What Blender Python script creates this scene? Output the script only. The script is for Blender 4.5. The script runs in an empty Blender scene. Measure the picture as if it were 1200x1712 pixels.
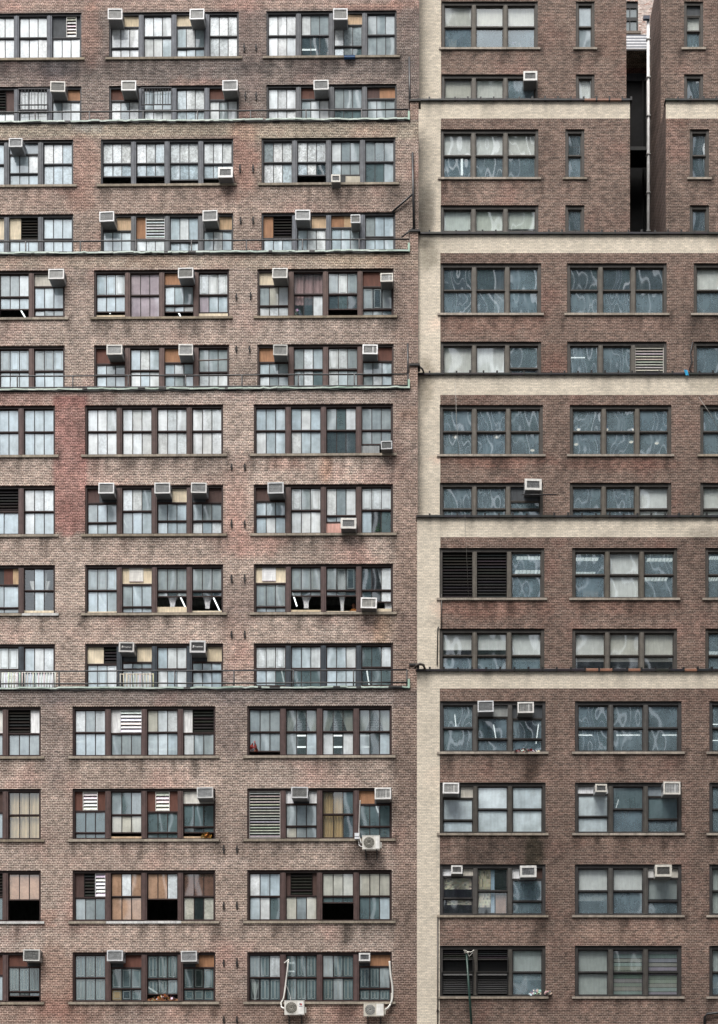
import bpy, bmesh, math, random
from mathutils import Vector, Matrix, noise
random.seed(7)
R = math.radians
S = bpy.context.scene
COL = S.collection
F, VX, VY, CZ, D0 = 2280.0, 710.0, 1950.0, 1.7, 60.0   # focal length in photo pixels, principal point, eye height, distance

def lin(c):
    return tuple((v/12.92 if v <= .04045 else ((v+.055)/1.055)**2.4) for v in c)

# ------------------------------------------------------------------ building frames
class Frame:
    def __init__(s, px, yaw):
        s.O = Vector(((px-VX)/F*D0, D0, 0)); s.yaw = yaw
        s.rot = Matrix.Rotation(yaw, 3, 'Z'); s.inv = s.rot.inverted()
        s.c = s.inv @ (Vector((0, 0, CZ))-s.O)
    def L(s, px, py, d):
        r = s.inv @ Vector(((px-VX)/F, 1, (VY-py)/F))
        t = (d-s.c.y)/r.y
        p = s.c+r*t
        return p.x, p.z
    def W(s, x, y, z):
        return s.O+s.rot @ Vector((x, y, z))
    def proj(s, x, y, z):
        w = s.W(x, y, z)
        return VX+F*w.x/w.y, VY-F*(w.z-CZ)/w.y
FL = Frame(697, R(-.55))
FR = Frame(697, 0)

# ------------------------------------------------------------------ materials
def newmat(name):
    m = bpy.data.materials.new(name); m.use_nodes = True
    nt = m.node_tree; nt.nodes.clear()
    out = nt.nodes.new('ShaderNodeOutputMaterial')
    def N(t, **k):
        n = nt.nodes.new('ShaderNode'+t)
        for a, b in k.items(): setattr(n, a, b)
        return n
    def K(a, b): nt.links.new(a, b)
    return m, N, K, out
def mathn(N, K, op, a, b=None, clamp=False):
    n = N('Math', operation=op); n.use_clamp = clamp
    for i, v in enumerate((a, b)):
        if v is None: continue
        if isinstance(v, (int, float)): n.inputs[i].default_value = v
        else: K(v, n.inputs[i])
    return n.outputs[0]
def mixc(N, K, mode, fac, a, b):
    n = N('Mix', data_type='RGBA', blend_type=mode)
    for s, v in ((0, fac), (6, a), (7, b)):
        if isinstance(v, (int, float)): n.inputs[s].default_value = v
        elif isinstance(v, tuple): n.inputs[s].default_value = (*v[:3], 1)
        else: K(v, n.inputs[s])
    return n.outputs[2]
def maprange(N, K, v, a, b, c, d):
    n = N('MapRange'); K(v, n.inputs[0])
    for i, q in enumerate((a, b, c, d)): n.inputs[i+1].default_value = q
    return n.outputs[0]

def brick_mat(name, c1, c2, mortar, bw=.215, rh=.0763, ms=.012, var=1):
    m, N, K, out = newmat(name)
    tc = N('TexCoord'); sep = N('SeparateXYZ'); K(tc.outputs['Object'], sep.inputs[0])
    xy = mathn(N, K, 'ADD', sep.outputs[0], sep.outputs[1])
    cb = N('CombineXYZ'); K(xy, cb.inputs[0]); K(sep.outputs[2], cb.inputs[1])
    # courses wander very slightly
    wob = N('TexNoise'); wob.inputs['Scale'].default_value = .7; K(tc.outputs['Object'], wob.inputs['Vector'])
    wv = N('VectorMath', operation='MULTIPLY_ADD'); K(wob.outputs['Color'], wv.inputs[0])
    wv.inputs[1].default_value = (.02, .03, 0); K(cb.outputs[0], wv.inputs[2])
    b = N('TexBrick'); K(wv.outputs[0], b.inputs['Vector'])
    b.offset = .5; b.squash = .5; b.squash_frequency = 6
    b.inputs['Color1'].default_value = (*c1, 1); b.inputs['Color2'].default_value = (*c2, 1)
    b.inputs['Mortar'].default_value = (*mortar, 1)
    b.inputs['Scale'].default_value = 1; b.inputs['Mortar Size'].default_value = ms
    b.inputs['Mortar Smooth'].default_value = .25; b.inputs['Bias'].default_value = -.1
    b.inputs['Brick Width'].default_value = bw; b.inputs['Row Height'].default_value = rh
    n1 = N('TexNoise'); n1.inputs['Scale'].default_value = 5; n1.inputs['Detail'].default_value = 6; n1.inputs['Roughness'].default_value = .7
    K(tc.outputs['Object'], n1.inputs['Vector'])
    v = maprange(N, K, n1.outputs[0], .3, .7, 1-.22*var, 1+.22*var)
    # brick-sized speckle: odd dark and odd pale bricks
    mp = N('Mapping'); mp.inputs['Scale'].default_value = (1/bw*1.0, 1, 1/rh); K(tc.outputs['Object'], mp.inputs['Vector'])
    n2 = N('TexNoise'); n2.inputs['Scale'].default_value = .8; n2.inputs['Detail'].default_value = 1; K(mp.outputs[0], n2.inputs['Vector'])
    v2 = maprange(N, K, n2.outputs[0], .3, .7, 1-.36*var, 1+.36*var)
    vv = mathn(N, K, 'MULTIPLY', v, v2)
    at = N('Attribute', attribute_name='tint')
    c = mixc(N, K, 'MULTIPLY', 1, b.outputs[0], at.outputs['Color'])
    cv = N('CombineXYZ')
    for i in range(3): K(vv, cv.inputs[i])
    c = mixc(N, K, 'MULTIPLY', 1, c, cv.outputs[0])
    p = N('BsdfPrincipled'); K(c, p.inputs['Base Color']); p.inputs['Roughness'].default_value = .9
    p.inputs['Specular IOR Level'].default_value = .25
    bp = N('Bump'); bp.inputs['Strength'].default_value = .5; bp.inputs['Distance'].default_value = .01
    K(b.outputs['Fac'], bp.inputs['Height']); bp.invert = True; K(bp.outputs[0], p.inputs['Normal'])
    K(p.outputs[0], out.inputs[0])
    return m

def col_mat(name, rough=.65, metal=0, grime=.35, scale=4, spec=.4, emit=0):
    """matte surface whose colour comes from the mesh's own paint attribute, with grime and streaks"""
    m, N, K, out = newmat(name)
    at = N('Attribute', attribute_name='col')
    tc = N('TexCoord')
    n1 = N('TexNoise'); n1.inputs['Scale'].default_value = scale; n1.inputs['Detail'].default_value = 6; K(tc.outputs['Object'], n1.inputs['Vector'])
    mp = N('Mapping'); mp.inputs['Scale'].default_value = (9, 9, 1.2); K(tc.outputs['Object'], mp.inputs['Vector'])
    n2 = N('TexNoise'); n2.inputs['Scale'].default_value = 1.5; n2.inputs['Detail'].default_value = 3; K(mp.outputs[0], n2.inputs['Vector'])
    a = mathn(N, K, 'MULTIPLY', n1.outputs[0], n2.outputs[0])
    v = maprange(N, K, a, .1, .4, 1-grime, 1+grime*.5)
    cv = N('CombineXYZ')
    for i in range(3): K(v, cv.inputs[i])
    c = mixc(N, K, 'MULTIPLY', 1, at.outputs['Color'], cv.outputs[0])
    oi = N('ObjectInfo'); tw = mixc(N, K, 'MIX', mathn(N, K, 'POWER', oi.outputs['Random'], 2.2), (1.06, 1.06, 1.06), (.88, .84, .76)); c = mixc(N, K, 'MULTIPLY', 1, c, tw)
    p = N('BsdfPrincipled'); K(c, p.inputs['Base Color']); p.inputs['Roughness'].default_value = rough
    p.inputs['Metallic'].default_value = metal; p.inputs['Specular IOR Level'].default_value = spec
    K(p.outputs[0], out.inputs[0])
    return m

def glass_mat():
    """window glass: clear with a film of dirt, paint and painted-in sky glare whose colour and cover are painted per light; old panes are warped"""
    m, N, K, out = newmat('window_glass')
    at = N('Attribute', attribute_name='film'); rn = N('Attribute', attribute_name='rnd')
    sr = N('SeparateColor'); K(rn.outputs['Color'], sr.inputs[0])
    tc = N('TexCoord'); uv = N('UVMap')
    off = N('VectorMath', operation='MULTIPLY_ADD'); K(sr.outputs[0], off.inputs[0]); off.inputs[1].default_value = (37, 0, 91); K(tc.outputs['Object'], off.inputs[2])
    # film unevenness
    n1 = N('TexNoise'); n1.inputs['Scale'].default_value = 1.6; n1.inputs['Detail'].default_value = 7; n1.inputs['Roughness'].default_value = .62; K(off.outputs[0], n1.inputs['Vector'])
    mp = N('Mapping'); mp.inputs['Scale'].default_value = (7, 1, .7); K(off.outputs[0], mp.inputs['Vector'])
    n2 = N('TexNoise'); n2.inputs['Scale'].default_value = 1.3; n2.inputs['Detail'].default_value = 4; K(mp.outputs[0], n2.inputs['Vector'])
    su = N('SeparateXYZ'); K(uv.outputs[0], su.inputs[0])
    dv = mathn(N, K, 'ADD', mathn(N, K, 'MULTIPLY', n1.outputs[0], 1.5), mathn(N, K, 'MULTIPLY', n2.outputs[0], .5))
    dirt = maprange(N, K, dv, .7, 1.3, .84, 1.1)
    # crumpled plastic sheet look where rnd.b is set
    nc = N('TexNoise'); nc.inputs['Scale'].default_value = 7; nc.inputs['Detail'].default_value = 5; nc.inputs['Distortion'].default_value = 1.2; K(off.outputs[0], nc.inputs['Vector'])
    cr = maprange(N, K, nc.outputs[0], .35, .65, -.4, .22)
    crm = mathn(N, K, 'MULTIPLY', cr, sr.outputs[2])
    # darker toward the bottom corners
    grad = maprange(N, K, su.outputs[1], 0, 1, .88, 1.06)
    tot = mathn(N, K, 'MULTIPLY', mathn(N, K, 'ADD', dirt, crm), grad)
    cv = N('CombineXYZ')
    for i in range(3): K(tot, cv.inputs[i])
    fc = mixc(N, K, 'MULTIPLY', 1, at.outputs['Color'], cv.outputs[0])
    dif = N('BsdfDiffuse'); K(fc, dif.inputs[0])
    tr = N('BsdfTransparent'); tr.inputs[0].default_value = (.95, .985, .985, 1)
    cover = mathn(N, K, 'MULTIPLY', at.outputs['Alpha'], maprange(N, K, dv, .7, 1.3, .86, 1.08), True)
    body = N('MixShader'); K(cover, body.inputs[0]); K(tr.outputs[0], body.inputs[1]); K(dif.outputs[0], body.inputs[2])
    # warp: slow noise plus the dishing of a sealed pane
    nw = N('TexNoise'); nw.inputs['Scale'].default_value = 1.0; nw.inputs['Detail'].default_value = 0; nw.inputs['Distortion'].default_value = 0
    mw = N('Mapping'); mw.inputs['Scale'].default_value = (1.9, 1, .5); K(off.outputs[0], mw.inputs['Vector']); K(mw.outputs[0], nw.inputs['Vector'])
    cu = mathn(N, K, 'POWER', mathn(N, K, 'ABSOLUTE', mathn(N, K, 'SUBTRACT', su.outputs[0], .5)), 2)
    cvv = mathn(N, K, 'POWER', mathn(N, K, 'ABSOLUTE', mathn(N, K, 'SUBTRACT', su.outputs[1], .5)), 2)
    dish = mathn(N, K, 'MULTIPLY', mathn(N, K, 'ADD', cu, mathn(N, K, 'MULTIPLY', cvv, .05)), .62)
    hgt = mathn(N, K, 'ADD', mathn(N, K, 'MULTIPLY', nw.outputs[0], .16), dish)
    ang = mathn(N, K, 'MULTIPLY', mathn(N, K, 'ADD', su.outputs[1], sr.outputs[0]), 3.6)
    bend = mathn(N, K, 'MULTIPLY', mathn(N, K, 'MULTIPLY', mathn(N, K, 'SUBTRACT', su.outputs[0], .5), mathn(N, K, 'COSINE', ang)), .17)
    hgt = mathn(N, K, 'ADD', hgt, bend)
    bp = N('Bump'); K(sr.outputs[1], bp.inputs['Strength']); bp.inputs['Distance'].default_value = .42; K(hgt, bp.inputs['Height'])
    gl = N('BsdfGlossy'); gl.inputs['Roughness'].default_value = .035; gl.inputs[0].default_value = (.93, .98, 1, 1); K(bp.outputs[0], gl.inputs['Normal'])
    ge = N('NewGeometry'); dt = N('VectorMath', operation='DOT_PRODUCT'); K(ge.outputs['Normal'], dt.inputs[0]); K(ge.outputs['Incoming'], dt.inputs[1])
    ic = mathn(N, K, 'SUBTRACT', 1, mathn(N, K, 'ABSOLUTE', dt.outputs['Value']))
    # Schlick, two surfaces of the pane, the same from either side
    fac = mathn(N, K, 'ADD', mathn(N, K, 'MULTIPLY', mathn(N, K, 'POWER', ic, 5), .85), .165, True)
    mx = N('MixShader'); K(fac, mx.inputs[0]); K(body.outputs[0], mx.inputs[1]); K(gl.outputs[0], mx.inputs[2])
    K(mx.outputs[0], out.inputs[0])
    return m

def emit_mat(name, c, s):
    m, N, K, out = newmat(name)
    e = N('Emission'); e.inputs[0].default_value = (*c, 1); e.inputs[1].default_value = s
    K(e.outputs[0], out.inputs[0]); return m

def noise_mat(name, c1, c2, scale, rough=.9, detail=6):
    m, N, K, out = newmat(name)
    tc = N('TexCoord'); n = N('TexNoise'); n.inputs['Scale'].default_value = scale; n.inputs['Detail'].default_value = detail
    K(tc.outputs['Object'], n.inputs['Vector'])
    c = mixc(N, K, 'MIX', maprange(N, K, n.outputs[0], .3, .7, 0, 1), c1, c2)
    p = N('BsdfPrincipled'); K(c, p.inputs['Base Color']); p.inputs['Roughness'].default_value = rough
    K(p.outputs[0], out.inputs[0]); return m

M_BRICK = brick_mat('soot_brick', (.21, .152, .127), (.10, .076, .066), (.56, .505, .445))
M_BROWN = brick_mat('brown_brick', (.158, .103, .083), (.076, .055, .046), (.345, .29, .25), ms=.010)
M_CREAM = brick_mat('cream_brick', (.80, .72, .595), (.69, .615, .50), (.42, .37, .31), ms=.007, rh=.07, var=.35)
M_PALE = brick_mat('pale_red_brick', (.60, .50, .45), (.36, .16, .11), (.62, .58, .54))
M_DARK = noise_mat('shaft_darkness', (.004, .004, .005), (.011, .011, .012), 2)  # near-black colour puts the deep shade of the court into the wall
M_COL = col_mat('weathered_paint')
M_METAL = col_mat('painted_metal', rough=.42, grime=.22, spec=.5)
M_STONE = col_mat('sill_stone', rough=.85, grime=.4, scale=3)
M_CLOTH = col_mat('cloth', rough=.95, grime=.15, spec=.1)
M_PLY = col_mat('panel_board', rough=.8, grime=.3, scale=2.5)
M_GLASS = glass_mat()
M_ROOF = noise_mat('roof_felt', (.05, .05, .05), (.11, .105, .10), 1.5)
M_TUBE = emit_mat('lit_tube', (.95, 1, .98), 2.2)
M_PANEL = emit_mat('lit_diffuser', (.93, 1, .95), 1.1)
M_BULB = emit_mat('lit_bulb', (1, .9, .74), 1.4)

# ------------------------------------------------------------------ mesh builder
class MB:
    def __init__(s):
        s.v = []; s.f = []; s.c = []; s.m = []; s.uv = []; s.r = []; s.sm = []
    def quad(s, a, b, c, d, col=(.5, .5, .5, 1), mi=0, uv=None, rnd=(0, 0, 0)):
        n = len(s.v); s.v += [a, b, c, d]; s.f.append((n, n+1, n+2, n+3))
        s.c.append(col if len(col) == 4 else (*col, 1)); s.m.append(mi)
        s.uv.append(uv or ((0, 0), (1, 0), (1, 1), (0, 1))); s.r.append(rnd); s.sm.append(False)
    def box(s, x0, x1, y0, y1, z0, z1, col=(.5, .5, .5), mi=0):
        p = [(x, y, z) for z in (z0, z1) for y in (y0, y1) for x in (x0, x1)]
        for a, b, c, d in ((0, 1, 5, 4), (1, 3, 7, 5), (3, 2, 6, 7), (2, 0, 4, 6), (4, 5, 7, 6), (2, 3, 1, 0)):
            s.quad(p[a], p[b], p[c], p[d], col, mi)
    def tube(s, pts, r, n=6, col=(.1, .1, .1), mi=0, r2=None):
        pts = [Vector(p) for p in pts]; rings = []
        for i, p in enumerate(pts):
            t = (pts[min(i+1, len(pts)-1)]-pts[max(i-1, 0)]).normalized()
            a = Vector((0, 0, 1)) if abs(t.z) < .9 else Vector((0, 1, 0))
            u = t.cross(a).normalized(); w = t.cross(u)
            rr = r if r2 is None else r+(r2-r)*i/(len(pts)-1)
            rings.append([tuple(p+(u*math.cos(2*math.pi*k/n)+w*math.sin(2*math.pi*k/n))*rr) for k in range(n)])
        for i in range(len(rings)-1):
            for k in range(n):
                k2 = (k+1) % n
                s.quad(rings[i][k], rings[i][k2], rings[i+1][k2], rings[i+1][k], col, mi); s.sm[-1] = True
        for ring, rev in ((rings[0], True), (rings[-1], False)):
            c0 = tuple(sum((Vector(q) for q in ring), Vector())/n)
            for k in range(n):
                a, b = ring[k], ring[(k+1) % n]
                s.quad(c0, *( (b, a) if rev else (a, b)), c0, col, mi)
    def build(s, name, mats, parent=None, attr='col', merge=False):
        me = bpy.data.meshes.new(name)
        vs, fs = s.v, s.f
        me.from_pydata(vs, [], fs)
        for m in (mats if isinstance(mats, (list, tuple)) else [mats]): me.materials.append(m)
        a = me.attributes.new(attr, 'FLOAT_COLOR', 'CORNER')
        buf = []
        for c in s.c: buf += list(c)*4
        a.data.foreach_set('color', buf)
        if attr == 'film':
            b = me.attributes.new('rnd', 'FLOAT_COLOR', 'CORNER'); buf = []
            for c in s.r: buf += [*c, 1]*4
            b.data.foreach_set('color', buf)
            u = me.uv_layers.new(name='UVMap'); buf = []
            for q in s.uv:
                for w in q: buf += list(w)
            u.data.foreach_set('uv', buf)
        me.polygons.foreach_set('material_index', s.m)
        me.polygons.foreach_set('use_smooth', s.sm)
        if merge or any(s.sm):
            bm = bmesh.new(); bm.from_mesh(me); bmesh.ops.remove_doubles(bm, verts=bm.verts, dist=1e-5); bm.to_mesh(me); bm.free()
        me.update()
        o = bpy.data.objects.new(name, me); COL.objects.link(o)
        if parent: o.parent = parent
        return o
def tag(o, label=None, cat=None, group=None, kind=None):
    if label: o['label'] = label
    if cat: o['category'] = cat
    if group: o['group'] = group
    if kind: o['kind'] = kind
    return o
def empty(name, loc, rz=0, label=None, cat=None, group=None):
    o = bpy.data.objects.new(name, None); COL.objects.link(o); o.location = loc; o.rotation_euler = (0, 0, rz)
    o.empty_display_size = .3
    return tag(o, label, cat, group)

# ------------------------------------------------------------------ walls with openings, painted with soot and stains
def fbm(x, y, s, seed=0):
    return noise.fractal(Vector((x*s, y*s, seed*7.3)), .9, 2.1, 4)   # about -1..1
def smooth(a, b, x):
    t = max(0, min(1, (x-a)/(b-a))); return t*t*(3-2*t)

def wall(name, fr, parent, x0, x1, z0, z1, d, holes, zone, tint, mats, reveal=.2, step=.21, cuts_x=(), cuts_z=()):
    xs = {x0, x1}; zs = {z0, z1}
    for h in holes:
        xs |= {h[0], h[1]}; zs |= {h[2], h[3]}
    xs |= set(cuts_x); zs |= set(cuts_z)
    def fill(vals, lo, hi):
        vals = sorted(v for v in vals if lo-1e-6 <= v <= hi+1e-6); out = [vals[0]]
        for a, b in zip(vals, vals[1:]):
            if b-a < 1e-4: continue
            n = max(1, int(math.ceil((b-a)/step)))
            out += [a+(b-a)*k/n for k in range(1, n+1)]
        return out
    xs = fill(xs, x0, x1); zs = fill(zs, z0, z1)
    cache = {}
    def T(x, z, mi):
        k = (round(x, 4), round(z, 4), mi)
        if k not in cache: cache[k] = tint(*fr.proj(x, d, z), x, z, mi)
        return cache[k]
    me = bpy.data.meshes.new(name); V = []; idx = {}; Fc = []; C = []; MI = []
    def vid(x, y, z):
        k = (round(x, 4), round(y, 4), round(z, 4))
        if k not in idx: idx[k] = len(V); V.append((x, y, z))
        return idx[k]
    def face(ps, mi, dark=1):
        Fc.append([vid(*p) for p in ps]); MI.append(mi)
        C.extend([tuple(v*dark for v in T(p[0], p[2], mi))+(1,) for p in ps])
    for a, b in zip(xs, xs[1:]):
        for e, f in zip(zs, zs[1:]):
            cx, cz = (a+b)/2, (e+f)/2
            if any(h[0] < cx < h[1] and h[2] < cz < h[3] for h in holes): continue
            face([(a, d, e), (b, d, e), (b, d, f), (a, d, f)], zone(cx, cz))
    for h in holes:
        hx0, hx1, hz0, hz1 = max(h[0], x0), min(h[1], x1), max(h[2], z0), min(h[3], z1); q = d+reveal
        mi = zone((hx0+hx1)/2, (hz0+hz1)/2)
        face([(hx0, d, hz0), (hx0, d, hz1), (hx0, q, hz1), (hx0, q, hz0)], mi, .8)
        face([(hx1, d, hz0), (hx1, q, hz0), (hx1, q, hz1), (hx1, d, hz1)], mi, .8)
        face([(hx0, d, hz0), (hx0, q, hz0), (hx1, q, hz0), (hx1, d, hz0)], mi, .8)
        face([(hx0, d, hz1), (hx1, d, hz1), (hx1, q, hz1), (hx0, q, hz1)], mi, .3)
    me.from_pydata(V, [], Fc)
    for m in mats: me.materials.append(m)
    at = me.attributes.new('tint', 'FLOAT_COLOR', 'CORNER')
    at.data.foreach_set('color', [q for c in C for q in c])
    me.polygons.foreach_set('material_index', MI); me.update()
    o = bpy.data.objects.new(name, me); COL.objects.link(o); o.parent = parent
    return o

# soot and repair stains on the facades: centre, radii (photo pixels), strength, colour multiplier
STAIN_L = [(605, 1445, 26, 50, .6, (.45, .42, .42)), (578, 1555, 8, 22, .7, (.3, .3, .3)), (540, 890, 60, 22, .35, (.5, .5, .5)),
           (660, 1440, 30, 40, .35, (1.5, 1.45, 1.45)), (150, 62, 16, 40, .5, (1.35, 1.0, .9)), (100, 108, 22, 20, .6, (.75, .85, .95)),
           (135, 285, 30, 55, .5, (1.12, .88, .84)), (405, 255, 22, 60, .5, (1.2, .85, .8)), (430, 905, 40, 20, .3, (1.25, .88, .85)),
           (60, 665, 110, 16, .5, (.9, .68, .66)), (395, 1085, 18, 50, .25, (1.2, .92, .9)),
           (480, 775, 26, 10, .35, (1.3, .95, .9)), (545, 775, 8, 26, .5, (1.1, .8, .65)), (640, 1050, 14, 26, .5, (1.05, .92, .75)),
           (95, 1650, 40, 60, .5, (.9, .78, .74)), (60, 1690, 120, 25, .35, (.85, .74, .70)), (500, 1690, 190, 20, .45, (.8, .70, .66)),
           (260, 1500, 160, 170, .3, (1.18, 1.12, 1.1)), (90, 1230, 20, 70, .55, (.72, .72, .76)), (385, 1200, 24, 60, .6, (.7, .7, .74)),
           (145, 212, 22, 7, .8, (1.1, 1.25, 1.4)), (360, 655, 14, 8, .8, (1.35, 1.4, 1.4)), (600, 430, 60, 12, .4, (1.2, 1.15, 1)),
           (260, 115, 160, 18, .55, (.62, .64, .66)), (550, 110, 130, 14, .6, (.62, .64, .66)), (40, 112, 80, 20, .5, (.6, .6, .64)),
           (420, 60, 18, 60, .4, (.9, .8, .78)), (395, 840, 20, 60, .4, (1.12, .92, .9)), (260, 770, 170, 14, .35, (.8, .8, .82))]
STAIN_R = [(888, 1285, 14, 28, .9, (.32, .31, .3)), (835, 1425, 75, 24, .75, (.42, .42, .42)), (893, 1425, 14, 24, .8, (.32, .36, .3)),
           (900, 1545, 16, 30, .5, (.5, .5, .5)), (800, 1690, 50, 26, .55, (.62, .62, .62)), (1060, 1560, 90, 14, .7, (1.5, 1.48, 1.45)),
           (1020, 1405, 70, 10, .35, (1.3, 1.25, 1.2)), (800, 1555, 60, 16, .4, (1.25, 1.22, 1.22)), (1175, 891, 20, 10, .5, (.5, .5, .5)),
           (1015, 895, 12, 4, .4, (.6, .6, .6)), (712, 640, 12, 30, .6, (.5, .48, .45)), (712, 360, 14, 44, .75, (.42, .42, .42)),
           (718, 420, 16, 26, .7, (.5, .5, .48)), (1040, 1010, 100, 14, .4, (1.35, 1.1, 1.05)), (820, 1015, 80, 16, .5, (1.2, .9, .85)),
           (820, 1045, 85, 14, .5, (.7, .68, .68)), (830, 770, 80, 10, .5, (1.25, .9, .85)), (1040, 775, 90, 10, .4, (1.2, .85, .8)),
           (770, 545, 60, 14, .3, (1.25, 1.2, 1.2)), (820, 540, 80, 16, .3, (1.3, 1.05, 1)), (1060, 540, 70, 12, .4, (1.3, 1.2, 1.2)),
           (1165, 560, 20, 26, .6, (.6, .6, .6)), (830, 110, 90, 14, .5, (1.15, 1.15, 1.15)), (815, 325, 80, 20, .35, (1.2, 1.2, 1.2)),
           (1180, 640, 20, 12, .5, (.7, .7, .68)), (830, 1300, 120, 20, .35, (1.2, 1.12, 1.1)), (1166, 935, 20, 40, .3, (.8, .8, .8))]
def stains(lst, px, py, n, c):
    for cx, cy, rx, ry, s, k in lst:
        q = (((px-cx)/rx)**2+((py-cy)/ry)**2)*.75
        if q < 3.2:
            w = min(1, s*1.2)*(1-smooth(.3, 1.8, q+n*.9))
            for i in range(3): c[i] *= 1+(k[i]-1)*w
    return c
# window rows: (tier, top px, bottom px) - columns per tier
LT_D = [D0/s-D0 for s in (1, .963, .942, .9256, .9008)]
LT_BAYS = [((-174, 68), (121, 360), (413, 655)), ((-141, 92), (142, 373), (424, 657)), ((-120, 108), (157, 383), (430, 658)),
           ((-102, 122.6), (168, 390), (437, 661)), ((-82, 136), (182, 399), (445, 663))]
LT_ROWS = [[(1181, 1264), (1318, 1403), (1455, 1540), (1592, 1675)], [(677, 760), (811, 893), (944, 1025), (1076, 1157)],
           [(451, 530), (577, 656)], [(232, 308), (357, 434)], [(20, 96), (143, 219)]]
LT_LEDGE = [1150, 650, 422, 202, -90]
RT_D = [D0/s-D0 for s in (1, .982, .957, .940, .912, .893)]
RT_BAYS = [((735, 912), (961, 1139.5), (1185.6, 1366)), ((734.5, 910), (956.4, 1132), (1179, 1356)), ((735, 907.5), (952.3, 1122.4), (1170.5, 1341)),
           ((736, 904.5), (948, 1114.6), (1159.5, 1327)), ((736.5, 900), (944.8, 976.9), (1152.8, 1185.3)), ((738, 899), (962.5, 994), (1143.5, 1175.6))]
RT_ROWS = [[(1172, 1257), (1308, 1393), (1445, 1530), (1581, 1666)], [(916, 1000), (1051, 1136)], [(677, 760), (807, 889)],
           [(440, 524), (571, 654)], [(216, 297), (343, 424)], [(2, 80), (124, 203)]]
RT_LEDGE = [1122, 865, 627, 392, 169, -60]

HOLELIST = {'L': [], 'R': []}; LEDGEZ = []
def runs(side, x, z):
    """water runs and soot under the sills, paler spandrels, darker piers"""
    k = .95
    for a, b, z0, z1 in HOLELIST[side]:
        if a-.25 < x < b+.25 and z0-1.7 < z < z1:
            t = (z0-z)
            if t > -.01:
                k = 1.05
                st = max(0, fbm(x*2.6, z*.12, 1.0, 31)+.12)
                edge = .35 if min(abs(x-a), abs(x-b)) < .35 else 0
                k *= 1-min(.55, (st*1.25+edge*.5)*max(0, 1-t/1.15)+.16*max(0, 1-t/.3))
            break
    return k
PATCH = []
_pr = random.Random(21)
for _k in range(46):
    _x = _pr.uniform(-20, 19); _z = _pr.uniform(6, 58)
    PATCH.append((_x, _x+_pr.uniform(.6, 3.2), _z, _z+_pr.uniform(.4, 1.6), _pr.choice(((1.14, 1.13, 1.13), (.86, .84, .85), (1.06, .93, .90), (1.1, 1.12, 1.14), (.92, .86, .84)))))
def repairs(x, z, n, b):
    """squares of rebuilt brick with ragged edges"""
    for x0, x1, z0, z1, k in PATCH:
        if x0+n*.3 < x < x1+n*.3 and z0+n*.2 < z < z1+n*.2: b = [v*q for v, q in zip(b, k)]
    return b
def tint_left(px, py, x, z, mi=0):
    n = fbm(x, z, .35); n2 = fbm(x, z, 1.4, 3); n3 = fbm(x*.6, z*2.2, .9, 5)
    if py < 16: b = (1.12, .98, .95)
    elif py < 200: b = (.74, .71, .72)
    elif py < 231: b = (1.12, 1.12, 1.02)
    elif py < 420: b = (.98, .90, .87)
    elif py < 450: b = (1.24, 1.20, 1.12)
    elif py < 650: b = (1.16, 1.10, 1.08)
    elif py < 676: b = (1.2, 1.16, 1.16)
    elif py < 1150: b = (1.27, 1.20, 1.17)
    elif py < 1180: b = (.86, .84, .86)
    else: b = (1.12, 1.06, 1.03)
    b = list(b)
    if px > 655 and py > 420:                       # the end pier by the cream strip is darker and redder
        k = .82 if py < 1150 else .74; w = smooth(652, 664, px+n2*5)
        b = [v*(1+(k*q-1)*w) for v, q in zip(b, (1.0, .94, .92))]
    if py > 1560: 
        w = smooth(1570, 1650, py+n*50)*.6; b = [v*(1+(q-1)*w) for v, q in zip(b, (.88, .80, .78))]
    if 91 < px < 142 and 662 < py < 894+4*n2: b = [b[0]*.80, b[1]*.60, b[2]*.61]
    b = repairs(x, z, n2, b)
    v = 1+.24*n+.16*n2+.11*n3
    v *= runs('L', x, z)
    r = max(0, fbm(x, z, .5, 11)-.15)*.9            # rosy patches where the face was scrubbed
    g = max(0, fbm(x, z, .28, 21)-.2)*.6            # grey patches
    c = [b[0]*v*(1+.10*r-.1*g), b[1]*v*(1-.12*r-.03*g), b[2]*v*(1-.12*r+.03*g)]
    return stains(STAIN_L, px, py, n2, c)
def tint_right(px, py, x, z, mi=0):
    n = fbm(x, z, .4, 2); n2 = fbm(x, z, 1.5, 4); n3 = fbm(x*3, z*.5, .8, 6)
    cream = mi == 1
    v = 1+(.07 if cream else .18)*n+(.07 if cream else .16)*n2+(.04 if cream else .12)*n3
    if not cream: v *= runs('R', x, z)
    b = [1.03, .97, .94] if py > 400 else [1.08, 1.03, 1.0]
    b = repairs(x, z, n2, b)
    if cream: b = [1, 1, 1]
    r = max(0, fbm(x, z, .6, 14)-.15)*.8
    if cream:
        r = 0
        for zl in LEDGEZ:
            t = zl-z
            if -.02 < t < 1.1: v *= 1-.55*max(0, fbm(x*2.2, z*.2, 1.0, 41)+.02)*max(0, 1-t/1.1)-.12*max(0, 1-t/.2)
    c = [b[0]*v*(1+.12*r), b[1]*v*(1-.1*r), b[2]*v*(1-.1*r)]
    return stains(STAIN_R, px, py, n2, c)

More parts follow.
